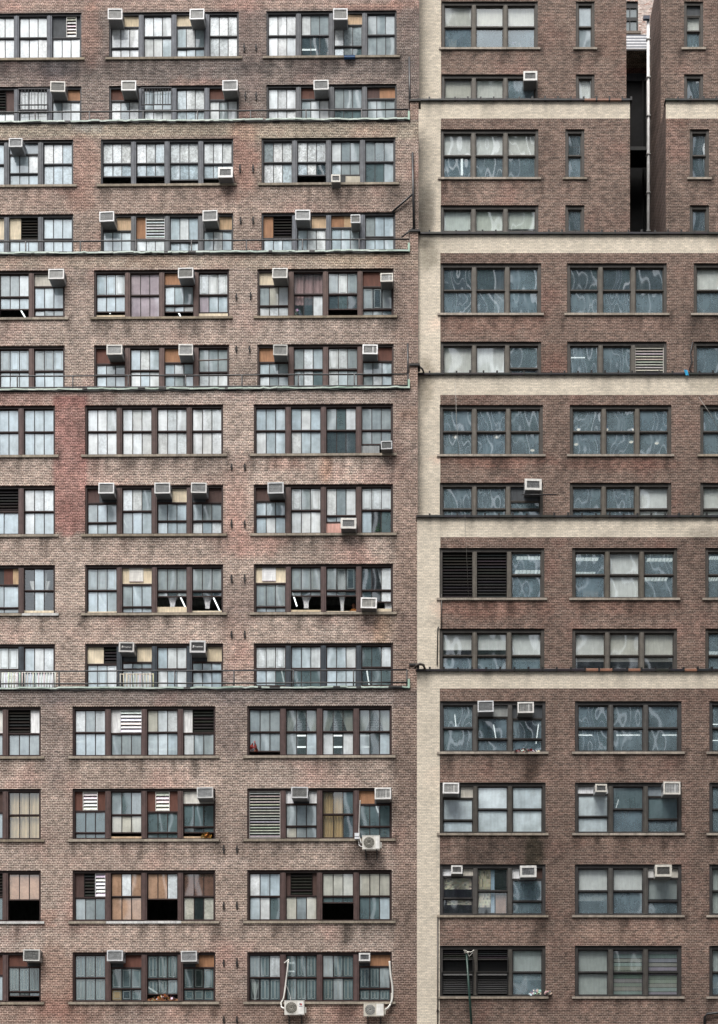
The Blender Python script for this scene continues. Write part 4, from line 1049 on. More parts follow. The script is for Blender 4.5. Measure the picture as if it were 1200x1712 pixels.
def pipe(name, label, cat, fr, pts, rad, col, extra=None, parent=None):
    P_ = [(*fr.L(px, py, y), y) for px, py, y in pts]; P_ = [Vector((p[0], p[2], p[1])) for p in P_]
    b = P_[-1] if P_[-1].z < P_[0].z else P_[0]; m = MB()
    m.tube([tuple(p-b) for p in P_], rad, 7, col)
    if extra: extra(m, [p-b for p in P_])
    o = m.build(name, M_METAL); o.location = fr.W(*b); o.rotation_euler.z = fr.yaw; tag(o, label, cat); return o
bk = C(34, 34, 37)
pipe('iron_post', 'tall black iron post along the seam above the third coping', 'post', FL, [(689.5, 256, LT_D[3]-.06), (690.5, 320, LT_D[3]-.1), (692, 388, LT_D[3]-.14)], .06, bk)
pipe('iron_post', 'black iron post at the railing end of the highest ledge', 'post', FL, [(684, 96, LT_D[4]-.4), (685, 197, LT_D[4]-.5)], .055, bk)
pipe('iron_post', 'short tapering black iron fin at the railing end by the second coping', 'post', FL, [(681.5, 575, LT_D[2]-.5), (682, 646, LT_D[2]-.5)], .045, bk)
pipe('stay_bar', 'long black diagonal stay bar from the seam post to the window head', 'bar', FL, [(690, 324, LT_D[3]-.12), (655, 355, LT_D[3]-.05)], .045, bk)
pipe('stay_bar', 'short black diagonal stay bar above the second highest railing end', 'bar', FL, [(690, 382, LT_D[3]-.9), (671, 397, LT_D[3]-.9)], .035, bk)
pipe('conduit', 'thin dark conduit down the cream pier beside the lowest rows', 'pipe', FR, [(731.5, 1534, -.03), (731.5, 1690, -.03), (731.5, 1730, -.03)], .03, C(58, 50, 46), lambda m, P_: m.box(-.05, .05, -.05, .02, P_[1].z-.05, P_[1].z+.05, C(50, 44, 42)))
pipe('conduit', 'thin dark conduit at the pier edge between louver window and lowest coping', 'pipe', FR, [(733, 1048, RT_D[1]-.03), (731.5, 1052, RT_D[1]-.03), (730.5, 1112, RT_D[1]-.03)], .026, C(58, 54, 50))
pipe('vent_rod', 'thin rod standing up from the sill under the wide black louvers', 'rod', FR, [(738, 994, RT_D[1]-.03), (738, 1050, RT_D[1]-.03)], .02, C(70, 66, 62))
pipe('bent_pipe', 'black bent pipe rising at the bottom corner of the brown wall', 'pipe', FR, [(1178, 1725, -.1), (1178, 1700, -.1), (1182, 1695, -.1), (1205, 1693, -.1), (1240, 1693, -.1)], .06, bk)
pipe('bracket_rod', 'thin black bracket rod jutting past the large black-screened air conditioner', 'rod', FR, [(872, 827, RT_D[2]-.4), (930, 827, RT_D[2]-.4)], .025, bk)
pipe('downspout_head', 'hooked black pipe end over the seam at the lowest coping', 'pipe', FR, [(694, 1118, RT_D[0]-.2), (696, 1112, RT_D[0]-.2), (702, 1110, RT_D[0]-.2), (708, 1112, RT_D[0]-.2), (710, 1120, RT_D[0]-.2)], .06, C(60, 52, 46))
pipe('downspout_head', 'ragged black pipe end over the seam at the second lowest copper ledge', 'pipe', FR, [(690, 616, RT_D[2]-.2), (695, 614, RT_D[2]-.2), (701, 613, RT_D[2]-.2), (706, 617, RT_D[2]-.2), (708, 624, RT_D[2]-.2)], .05, C(46, 42, 40))
pipe('hanging_wire', 'thin pale wire hanging in front of the wide black louvers', 'wire', FR, [(777, 860, -.2), (780, 930, RT_D[1]-.3), (783, 1000, RT_D[1]-.1)], .008, C(120, 116, 110))
pipe('hanging_wire', 'thin pale wire hanging past the pendant lamps', 'wire', FR, [(761, 640, RT_D[2]-.3), (763, 700, RT_D[2]-.2), (767, 760, RT_D[2]-.1)], .009, C(150, 146, 140))
pipe('hanging_wire', 'slack wire slanting across the wavy window at the picture edge below blue cloth', 'wire', FR, [(1168, 664, RT_D[2]-.3), (1186, 690, RT_D[2]-.3), (1204, 722, RT_D[2]-.3)], .01, C(150, 146, 140))
pipe('cable_bundle', 'tangled dark cables dangling on the wall above the blue cloth', 'cable', FR, [(1158, 572, RT_D[3]-.05), (1154, 590, RT_D[3]-.05), (1157, 604, RT_D[3]-.06), (1152, 618, RT_D[3]-.08), (1157, 624, RT_D[3]-.1)], .03, bk)
pipe('clothes_pole', 'pale double pole fixed across the barred sash above the second copper ledge', 'pole', FL, [(330, 603, LT_D[2]-.15), (384, 601, LT_D[2]-.15)], .03, C(120, 108, 104))
m = MB()
gp = empty('flag_pole', FR.W(*( lambda q: (q[0], -.35, q[1]))(FR.L(790, 1740, -.35))), 0, 'dark green pole rising before the black open louvers with white cord knotted on top', 'pole')
xa, za = FR.L(790, 1740, -.35); xb, zb = FR.L(779.5, 1591, -.35); m.tube([(0, 0, 0), (xb-xa, 0, zb-za)], .055, 8, C(30, 62, 56), r2=.045); m.build('pole', M_METAL, gp)
m = MB(); T_ = (xb-xa, -.06, zb-za)
for k in range(7):
    a = random.uniform(0, 6.3); m.tube([(T_[0]+.05*math.cos(a), T_[1], T_[2]-.02), (T_[0]+.12*math.cos(a+1), T_[1]-.04, T_[2]+.06*math.sin(a)), (T_[0]+.09*math.cos(a+2.4), T_[1], T_[2]-.08*abs(math.sin(a)))], .018, 5, C(220, 220, 218))
m.tube([(T_[0], T_[1], T_[2]), (T_[0]+.2, T_[1]-.05, T_[2]-.04), (T_[0]+.33, T_[1], T_[2]+.06)], .02, 5, C(220, 220, 218)); m.tube([(T_[0]+.02, T_[1], T_[2]), (T_[0]+.12, T_[1], T_[2]-.22), (T_[0]+.28, T_[1], T_[2]-.05)], .018, 5, C(216, 216, 214))
m.build('cord', M_CLOTH, gp)
# blue cloth hanging over the coping
x, z = FR.L(1145, 622, RT_D[2]-.14); m = MB()
for i in range(5):
    for j in range(5):
        f_ = lambda a, b: (-.06+.03*a+.02*b, -.02*math.sin(a*1.3+b), .10-.05*b)
        m.quad(f_(i, j+1), f_(i+1, j+1), f_(i+1, j), f_(i, j), tuple(v*random.uniform(.8, 1.1) for v in C(70, 170, 214))); m.sm[-1] = True
o = m.build('blue_cloth', M_CLOTH); o.location = FR.W(x, RT_D[2]-.14, z); tag(o, 'bright blue cloth draped over the dark coping', 'cloth')

# black open louvre frames at the foot of the cream-banded building
for i, (pa, pb) in enumerate(((738, 791), (796, 849))):
    m = MB(); d = 0
    xa, zt_ = FR.L(pa, 1600, .12); xb, zb_ = FR.L(pb, 1662, .12)
    zm = FR.L(pa, 1627, .1)[1]; bl = C(20, 20, 21)
    m.box(xa, xb, .30, .32, zb_, zt_, C(4, 4, 5))
    m.box(xa, xb, .02, .06, zm-.03, zm+.03, C(38, 37, 37)); m.box(xa, xa+.04, .02, .1, zb_, zm-.03, bl); m.box(xb-.04, xb, .02, .1, zb_, zm-.03, bl)
    for k in range(9):
        zz = zb_+(zm-zb_-.05)*(k+.3)/9; m.quad((xa+.04, .08, zz), (xb-.04, .08, zz), (xb-.04, .16, zz+.09), (xa+.04, .16, zz+.09), C(34, 34, 35))
    m.box(xa, xb, -.06, .0, zm+.03, zm+.05, C(60, 58, 56)); m.box(xb-.03, xb, -.06, .08, zm+.05, zt_-.02, C(48, 47, 46))
    m.build('open_louver', M_METAL, BR)

# ------------------------------------------------------------------ lamps seen inside
LIGHTS = [] 
def tube_light(fr, d, p0, p1, label, inner=1.0, rad=.045, room=4.9):
    """p0 near end; the far end lies on the same ceiling height"""
    if abs(p0[1]-p1[1]) < 4:   # parallel to the facade
        y = d+inner; xa, za = fr.L(*p0, y); xb, zb = fr.L(*p1, y); A = Vector((xa, y, za)); B = Vector((xb, y, za))
    else:
        y = d+inner; xa, za = fr.L(*p0, y); A = Vector((xa, y, za))
        yy = (za-CZ)*F/(VY-p1[1])-D0; yy = min(max(yy, d+.35), d+room); xb, zb = fr.L(*p1, yy); B = Vector((xb, yy, zb))
    r = empty('ceiling_light', fr.W(*((A+B)/2)), fr.yaw, label, 'ceiling light', 'lit tubes inside the rooms')
    h = (B-A)/2; m = MB(); m.tube([tuple(-h), tuple(h)], rad, 6, (1, 1, 1)); m.build('tube', M_TUBE, r)
    s = MB(); up = Vector((0, 0, rad+.02)); s.tube([tuple(-h*1.02+up), tuple(h*1.02+up)], .03, 5, C(210, 212, 210)); s.build('housing', M_METAL, r)
TL = [ # building, tier, near, far, inner depth, label
 ('L', 1, (161, 990), (176, 1014), .8, 'lit tube slanting behind first sash of middle window with white fence row above'),
 ('L', 1, (225, 988), (242, 1020), .8, 'lit tube slanting below the white square panel of middle window'),
 ('L', 1, (299, 993), (309, 1014), .7, 'lit tube slanting beside the tied curtain in the third middle sash'),
 ('L', 1, (357, 1000), (368, 1023), .7, 'lit tube slanting beside the tied curtain in the last middle sash'),
 ('L', 1, (488, 988), (496, 1013), .7, 'lit tube slanting in the sash beside the white square panel near the pier'),
 ('L', 1, (203, 862), (213, 882), .8, 'lit tube slanting below the twin air conditioners of middle window'),
 ('L', 1, (442, 868), (447, 880), .8, 'small lit tube low in first sash of pier-side window'),
 ('L', 1, (147, 1131), (156, 1144), .7, 'lit tube behind the sash below the dark louver'),
 ('L', 1, (470, 1119), (475, 1142), .7, 'lit tube in the first sash behind the lowest railing'),
 ('L', 1, (544, 1132), (549, 1148), .7, 'lit tube in the third sash behind the lowest railing'),
 ('L', 1, (613, 1120), (617, 1146), .7, 'lit tube in the dark fourth sash behind the lowest railing'),
 ('L', 0, (122, 1240), (152, 1240), 1.6, 'lit tube crossing first sash of middle window under the lowest ledge'),
 ('L', 0, (247, 1240), (295, 1240), 1.6, 'lit tube crossing third sash of middle window, upper of two'),
 ('L', 0, (247, 1253), (295, 1253), 2.2, 'lit tube crossing third sash of middle window, lower of two'),
 ('L', 0, (494, 1230), (526, 1230), 1.6, 'lit tube between white curtains in second sash, upper of two'),
 ('L', 0, (496, 1249), (527, 1249), 2.2, 'lit tube between white curtains in second sash, lower of two'),
 ('L', 0, (556, 1230), (572, 1230), 1.6, 'short lit tube between white curtains in third sash, upper of two'),
 ('L', 0, (556, 1249), (572, 1249), 2.2, 'short lit tube between white curtains in third sash, lower of two'),
 ('L', 0, (602, 1230), (618, 1230), 1.6, 'short lit tube between white curtains in fourth sash, upper of two'),
 ('L', 0, (602, 1249), (618, 1249), 2.2, 'short lit tube between white curtains in fourth sash, lower of two'),
 ('L', 0, (628, 1345), (632, 1358), .7, 'lit tube above the condenser with the grey fan'),
 ('L', 0, (474, 1610), (492, 1610), 1.5, 'lit tube behind wire glass, upper of two near the straight hose'),
 ('L', 0, (474, 1624), (492, 1624), 1.9, 'lit tube behind wire glass, lower of two near the straight hose'),
 ('L', 0, (247, 1650), (263, 1661), .7, 'lit tube above the orange clutter in the lowest middle window'),
 ('L', 4, (480, 83.5), (528, 81), 1.4, 'lit tube inside the dark lower sash of the top row'),
 ('L', 3, (28, 520), (28, 521), .7, None),
 ('L', 2, (33, 516), (42, 531), .6, 'lit tube in the open sash at the picture edge above the second ledge'),
 ('L', 2, (178, 515), (184, 524), .6, 'lit tube in first open sash of middle window fifth row'),
 ('L', 2, (298, 522), (302, 530), .6, 'lit tube in third open sash of middle window fifth row'),
 ('R', 0, (964, 1229), (990, 1229), 2.0, 'lit tube crossing first sash of the wavy teal window'),
 ('R', 0, (1030, 1229), (1070, 1229), 2.0, 'lit tube crossing middle sash of the wavy teal window'),
 ('R', 0, (1107, 1229), (1134, 1229), 2.0, 'lit tube crossing last sash of the wavy teal window'),
 ('R', 0, (825, 1212), (829, 1236), 1.2, 'lit tube below the silver air conditioner beside the pier'),
 ('R', 0, (900, 1212), (896, 1243), 1.2, 'lit tube below the crosshatched air conditioner in the pier window'),
 ('R', 0, (760, 1195), (762, 1214), 1.2, 'lit tube in the sash against the cream pier'),
 ('R', 0, (1190, 1211), (1200, 1211), 2.0, 'lit tube in the dark picture-edge window, upper of two'),
 ('R', 0, (1188, 1238), (1200, 1238), 2.0, 'lit tube in the dark picture-edge window, lower of two'),
 ('R', 0, (1034, 1337), (1030, 1350), 1.2, 'faint lit tube in the dark green middle sash'),
 ('R', 4, (772, 262), (772, 292), .5, 'short white vertical tube glowing in the pier window under top coping'),
 ('R', 3, (951, 598), (978, 598), 1.2, 'warm lit fitting in the sash opposite the white louver')]
for b, t, p0, p1, inner, lab in TL:
    if lab is None: continue
    fr, d = (FL, LT_D[t]) if b == 'L' else (FR, RT_D[t])
    if p0 == (772, 262):
        xa, za = fr.L(772, 262, d+.5); xb, zb = fr.L(772, 292, d+.5)
        r = empty('wall_light', fr.W(xa, d+.5, zb), 0, lab, 'lamp'); m = MB(); m.tube([(0, 0, 0), (0, 0, za-zb)], .055, 8, (1, 1, 1)); m.build('tube', M_TUBE, r)
        m = MB(); m.box(-.03, .03, .058, .1, -.05, za-zb+.05, C(190, 190, 190)); m.build('housing', M_METAL, r); continue
    tube_light(fr, d, p0, p1, lab, inner, .032 if b == 'L' else .022)
# square ceiling panels with louvres in the office windows of the second tier
PL = [(864, 929, 906, 940, 'first office light panel behind the sash beside the black louvers, higher'), (862, 952, 906, 959, 'office light panel behind the sash beside the black louvers, lower'),
      (960, 931, 1001, 939, 'office light panel in the first sash left of a white blind, higher'), (960, 955, 996, 961, 'office light panel in the first sash left of a white blind, lower'),
      (1083, 932, 1126, 939, 'office light panel in the sash right of a white blind, higher'), (1078, 964, 1117, 971, 'office light panel in the sash right of a white blind, lower'),
      (1187, 929, 1215, 939, 'office light panel at the picture edge in the louver row, higher'), (1184, 964, 1215, 971, 'office light panel at the picture edge in the louver row, lower'),
      (1183, 1057, 1215, 1066, 'office light panel at the picture edge in the blinds row, higher'), (1183, 1088, 1215, 1094, 'office light panel at the picture edge in the blinds row, lower')]
for x0, y0, x1, y1, lab in PL:
    d = RT_D[1]; y = d+(1.0 if 'higher' in lab else 1.9)
    xa, za = FR.L(x0, y0, y); xb, zb = FR.L(x1, y0, y); y2 = (za-CZ)*F/(VY-y1)-D0; y2 = min(y2, y+.75)
    xc, _ = FR.L(x0-3, y1, y2)
    r = empty('ceiling_panel_light', FR.W(xa, y, za), 0, lab, 'ceiling light', 'office ceiling light panels'); w = xb-xa; e = y2-y
    m = MB(); m.quad((0, 0, 0), (0, e, 0), (w, e, 0), (w, 0, 0)); m.build('diffuser', M_PANEL, r)
    m = MB(); m.box(-.03, w+.03, -.03, 0, -.03, .05, C(200, 200, 200)); m.box(-.03, w+.03, e, e+.03, -.03, .05, C(200, 200, 200))
    for k in range(1, 7): m.box(w*k/7-.008, w*k/7+.008, .002, e-.002, -.03, -.004, C(170, 175, 172))
    m.build('frame', M_METAL, r)
# pendant lamps
def pendant(px, py, t, big, blue, label):
    d = RT_D[t]; y = d+.8; x, z = FR.L(px, py, y); r = empty('pendant_lamp', FR.W(x, y, z), 0, label, 'pendant lamp', 'pendant lamps in the wavy windows')
    R_ = .17 if big else .11; m = MB(); n = 12; prof = [(1, 0), (.95, .35), (.75, .7), (.4, .95), (.12, 1.05)] if big else ([(1, 0), (.7, .5), (.45, 1.0), (.35, 1.9), (.2, 2.0)] if blue else [(1, 0), (.9, .25), (.5, .5), (.15, .6)])
    cc = C(70, 130, 225) if blue else (C(196, 186, 160) if big else C(225, 225, 220))
    for (a, b), (c, e) in zip(prof, prof[1:]):
        for k in range(n):
            u, v = 2*math.pi*k/n, 2*math.pi*(k+1)/n
            m.quad((R_*a*math.cos(u), R_*a*math.sin(u), R_*b), (R_*a*math.cos(v), R_*a*math.sin(v), R_*b), (R_*c*math.cos(v), R_*c*math.sin(v), R_*e), (R_*c*math.cos(u), R_*c*math.sin(u), R_*e), cc); m.sm[-1] = True
    m.build('lamp_shade', M_METAL, r)
    m = MB(); rb = R_*(.4 if big else .85); q = [(0, -.9), (.6, -.55), (1, 0), (.6, .4), (0, .6)] if big else [(0, -.35), (.7, -.3), (1, 0)]
    for (a, b), (c, e) in zip(q, q[1:]):
        for k in range(n):
            u, v = 2*math.pi*k/n, 2*math.pi*(k+1)/n
            m.quad((rb*a*math.cos(u), rb*a*math.sin(u), rb*b), (rb*a*math.cos(v), rb*a*math.sin(v), rb*b), (rb*c*math.cos(v), rb*c*math.sin(v), rb*e), (rb*c*math.cos(u), rb*c*math.sin(u), rb*e))
    m.build('bulb', M_BULB, r); m = MB(); m.tube([(0, 0, R_), (0, 0, 1.0)], .008, 4, bk); m.build('cord', M_METAL, r)
pendant(761, 731, 2, True, False, 'domed pendant lamp in first sash beside the cream pier'); pendant(830, 731, 2, True, False, 'domed pendant lamp in middle sash of the pier window')
pendant(890, 753, 2, False, False, 'small round pendant low in the last sash of the pier window')
pendant(967, 718, 2, False, True, 'blue pendant lamp in first sash of the second wavy window'); pendant(1014, 718, 2, False, True, 'blue pendant lamp half behind the first mullion of the second wavy window')
pendant(1059, 718, 2, False, True, 'blue pendant lamp by the second mullion of the second wavy window')
pendant(963, 743, 2, False, False, 'small round pendant low in first sash of the second wavy window'); pendant(1055, 739, 2, False, False, 'small round pendant low in middle sash of the second wavy window')
pendant(1098, 741, 2, False, False, 'small round pendant low in last sash of the second wavy window')

# ------------------------------------------------------------------ small things on sills and against the glass
def thing_box(fr, d, px0, py0, px1, py1, inn, name, label, cat, col, mat=None, dep=.2, lid=False):
    y = d+inn; xa, za = fr.L(px0, py1, y); xb, zb = fr.L(px1, py0, y); w, h = xb-xa, zb-za
    m = MB(); m.box(-w/2, w/2, 0, dep, 0, h, col)
    m.box(-w/2-.006, w/2+.006, -.006, dep+.006, h*.86, h+.004, tuple(v*.9 for v in col))
    o = m.build(name, mat or M_COL); o.location = fr.W((xa+xb)/2, y, za); o.rotation_euler.z = fr.yaw; return tag(o, label, cat)
thing_box(FL, LT_D[4], 575, 92, 593, 95.5, -.16, 'window_tray', 'flat blue tray on the sill under the top row air conditioner', 'tray', C(44, 84, 130), dep=.14)
thing_box(FR, RT_D[0], 829, 1497, 846, 1527, .25, 'cardboard_box', 'brown cardboard carton leaning behind the taped-up middle sash', 'box', C(176, 138, 118))
thing_box(FR, RT_D[1], 975, 988, 1000, 998, .3, 'cardboard_box', 'pale carton lying on the sill below the office light panels', 'box', C(190, 178, 168))
thing_box(FR, RT_D[5], 750, 66, 763, 80, .4, 'paper_stack', 'white paper stack beside a lamp on the top pier window sill', 'paper', C(224, 224, 220))
thing_box(FR, RT_D[0], 1187, 1642, 1206, 1652, .3, 'storage_box', 'white box on the picture-edge sill in the lowest row', 'box', C(226, 224, 216))
thing_box(FL, LT_D[3], 292, 409, 331, 418, .3, 'storage_crate', 'yellow crate with red marks behind the second highest railing', 'crate', C(206, 170, 40))
thing_box(FL, 0, 637, 1386, 646, 1400, .3, 'storage_tin', 'tan round-edged tin inside the sash above the grey condenser', 'tin', C(176, 156, 120))
thing_box(FL, LT_D[1], 420, 1013, 421, 1014, .3, 'tmp', 'x', 'x', (1, 1, 1)); bpy.data.objects.remove(bpy.data.objects['tmp'])
thing_box(FR, RT_D[3], 852, 487, 866, 514, .35, 'office_printer', 'white and blue machine seen in last sash of the pier window', 'machine', C(190, 214, 222))
thing_box(FR, RT_D[3], 826, 455, 842, 523, .5, 'white_board', 'white board standing behind the middle sash of the pier window', 'board', C(226, 228, 228), dep=.03)
# printed paper sheets taped inside the second-lowest pier window
def sheet(px0, py0, px1, py1, label, crumple=.02):
    y = .215; xa, za = FR.L(px0, py1, y); xb, zb = FR.L(px1, py0, y); m = MB(); n, k = 12, 8
    g = [[(xa+(xb-xa)*i/n, y+crumple*fbm(i*.7, j*.9, .8, px0)-.0, za+(zb-za)*j/k) for i in range(n+1)] for j in range(k+1)]
    for j in range(k):
        for i in range(n):
            ink = random.random() < .22; cc = C(226, 218, 196) if not ink else C(160, 154, 140)
            m.quad(g[j][i], g[j][i+1], g[j+1][i+1], g[j+1][i], tuple(v*random.uniform(.9, 1.05) for v in cc)); 
    c0 = Vector(((xa+xb)/2, y, za)); m.v = [tuple(Vector(v)-c0) for v in m.v]
    o = m.build('paper_sheet', M_CLOTH); o.location = FR.W(*c0); tag(o, label, 'paper', 'printed sheets taped inside the glass')
sheet(739, 1463, 788, 1487, 'crumpled printed sheet under the small air conditioner by the pier', .05); sheet(747, 1504, 788, 1513, 'low strip of printed paper in the first sash by the pier')
sheet(799, 1452, 820, 1487, 'upper printed sheet in the middle sash beside the pale blue strip'); sheet(799, 1491, 820, 1517, 'lower printed sheet in the middle sash beside the pale blue strip')
thing_box(FR, 0, 820.5, 1451, 826.5, 1526, .24, 'board_strip', 'pale blue perforated strip upright in the middle sash', 'strip', C(176, 200, 220), dep=.02)
# heaps: cloth and plants
def heap(fr, d, px, py, wpx, hpx, inn, name, label, cat, cols, n=40, leaf=False):
    y = d+inn; x, z = fr.L(px, py, y); w, h = wpx/38, hpx/38; m = MB()
    for k in range(n):
        a = Vector((random.uniform(-w/2, w/2), random.uniform(-.05, .1), 0)); a.z = random.random()*h*(1-(2*a.x/w)**2)
        s = .05 if leaf else .085
        u = Vector((random.uniform(-1, 1), random.uniform(-.5, .5), random.uniform(-.6, .6)))*s; v = Vector((random.uniform(-.4, .4), random.uniform(-.6, .6), random.uniform(.4, 1)))*s*(1 if not leaf else .8)
        m.quad(tuple(a-u), tuple(a-v), tuple(a+u), tuple(a+v), tuple(q*random.uniform(.6, 1.1) for q in random.choice(cols)))
    o = m.build(name, M_CLOTH); o.location = fr.W(x, y, z); o.rotation_euler.z = fr.yaw; tag(o, label, cat)
heap(FL, 0, 345, 1400, 15, 9, -.02, 'cloth_heap', 'tan rags heaped on the sill below the silver air conditioner', 'rags', [C(196, 150, 80), C(120, 80, 40)])
heap(FL, 0, 272, 1671, 44, 7, -.01, 'scrap_heap', 'orange and white scraps along the lowest middle window sill', 'scraps', [C(170, 110, 70), C(220, 215, 210), C(90, 60, 50)], 60)
heap(FL, 0, 285, 1664, 26, 9, .25, 'cloth_heap', 'dark purple cloth bundle behind the orange scraps', 'cloth', [C(70, 58, 80), C(40, 36, 50)])
heap(FL, 0, 215, 1664, 26, 14, .3, 'cloth_heap', 'blue-grey clothes piled in the second sash of the lowest middle window', 'clothes', [C(70, 84, 110), C(110, 110, 120)])
heap(FR, 0, 897, 1663, 22, 10, .2, 'paper_heap', 'white crumpled paper on the sill below a grey blind', 'paper', [C(236, 238, 238), C(210, 214, 216)], 60)
heap(FR, 0, 916, 1662, 10, 8, -.06, 'paper_bag', 'pale crumpled bag stuck outside at the lowest sill end', 'bag', [C(216, 206, 202), C(190, 180, 178)], 30)
heap(FR, 0, 880, 1256, 40, 3, -.04, 'rag_strip', 'red and white rag stretched along the pier window sill under two air conditioners', 'rag', [C(220, 214, 210), C(170, 60, 60), C(60, 60, 60)], 50)
heap(FL, LT_D[1], 634, 888, 18, 16, .3, 'potted_plant', 'green leafy plant behind glass near the thick-rimmed sill unit', 'plant', [C(90, 150, 60), C(60, 110, 50)], 60, True)
heap(FR, 0, 1116, 1391, 16, 10, .3, 'potted_plant', 'dim green plant low behind the dark green glass', 'plant', [C(50, 100, 50), C(40, 70, 44)], 60, True)
heap(FL, 0, 424, 1255, 10, 24, .1, 'red_garment', 'red garment hanging at the open sash below the lowest ledge', 'garment', [C(186, 96, 86), C(140, 60, 56)], 30)
heap(FL, 0, 590, 1400, 1, 1, .3, 'tmp', 'x', 'x', [(1, 1, 1)], 1); bpy.data.objects.remove(bpy.data.objects['tmp'])
heap(FL, LT_D[4], 537, 92, 30, 12, .4, 'cloth_heap', 'pink-brown bundles stacked inside the dark lower sash of the top row', 'bundles', [C(176, 140, 128), C(120, 130, 136)])
heap(FR, RT_D[5], 862, 79, 22, 9, .3, 'paper_heap', 'white papers spread on the sill in last sash of the top row', 'paper', [C(230, 230, 226), C(200, 186, 170)])
heap(FL, LT_D[2], 497, 526, 12, 12, .25, 'cloth_heap', 'white and grey cloth at the foot of the pink curtain', 'cloth', [C(220, 222, 224), C(120, 130, 140)])
# table lamps, bottles
def table_lamp(px, py, t, label):
    d = RT_D[t]; y = d+.5; x, z = FR.L(px, py, y); r = empty('table_lamp', FR.W(x, y, z), 0, label, 'lamp')
    m = MB(); m.tube([(0, 0, 0), (0, 0, .02)], .09, 10, C(190, 190, 186)); m.tube([(0, 0, .02), (0, 0, .3)], .02, 6, C(190, 190, 186)); m.build('base', M_METAL, r)
    m = MB(); m.tube([(0, 0, .26), (0, 0, .5)], .15, 12, C(232, 230, 224), r2=.09); m.build('lamp_shade', M_CLOTH, r)
table_lamp(746, 80, 5, 'white table lamp beside papers in first sash of the top pier window'); table_lamp(892.5, 80, 5, 'white table lamp in last sash of the top pier window')
for k, (px, hh) in enumerate(((1158, .18), (1164, .24), (1170, .2))):
    y = RT_D[5]+.28; x, z = FR.L(px, 82, y); m = MB(); m.tube([(0, 0, 0), (0, 0, hh*.6)], .05, 8, C(220, 224, 226)); m.tube([(0, 0, hh*.6), (0, 0, hh*.75), (0, 0, hh)], .022, 8, C(220, 224, 226))
    o = m.build('glass_bottle', M_METAL); o.location = FR.W(x, y, z); tag(o, 'small white bottle on the narrow top window sill beyond the gap', 'bottle', 'white bottles on the narrow sill')
thing_box(FR, RT_D[5], 1150, 3, 1152, 4, .3, 'tmp', 'x', 'x', (1, 1, 1)); bpy.data.objects.remove(bpy.data.objects['tmp'])
# printed notice squares on the cream boards
for (xa, ya, xb, yb, bay, lab) in ((216, 947, 239.5, 973, 1, 'white notice square on cream board in the middle window'), (438, 948, 461, 972, 2, 'white notice square on cream board nearest the pier')):
    y = LT_D[1]+.13; x0, z0 = FL.L(xa, yb, y); x1, z1 = FL.L(xb, ya, y); m = MB(); w, h = x1-x0, z1-z0
    m.box(-w/2, w/2, -.012, 0, 0, h, C(242, 243, 244)); m.box(-w/2, w/2, -.016, -.0125, 0, .03, C(196, 176, 184))
    for k in range(3): m.box(-w/2+.06, w/2-.1, -.014, -.0125, h*(.3+.14*k), h*(.3+.14*k)+.012, C(222, 224, 230))
    o = m.build('notice_sheet', M_PLY); o.location = FL.W((x0+x1)/2, y, z0); o.rotation_euler.z = FL.yaw; tag(o, lab, 'notice', 'white squares on cream boards')

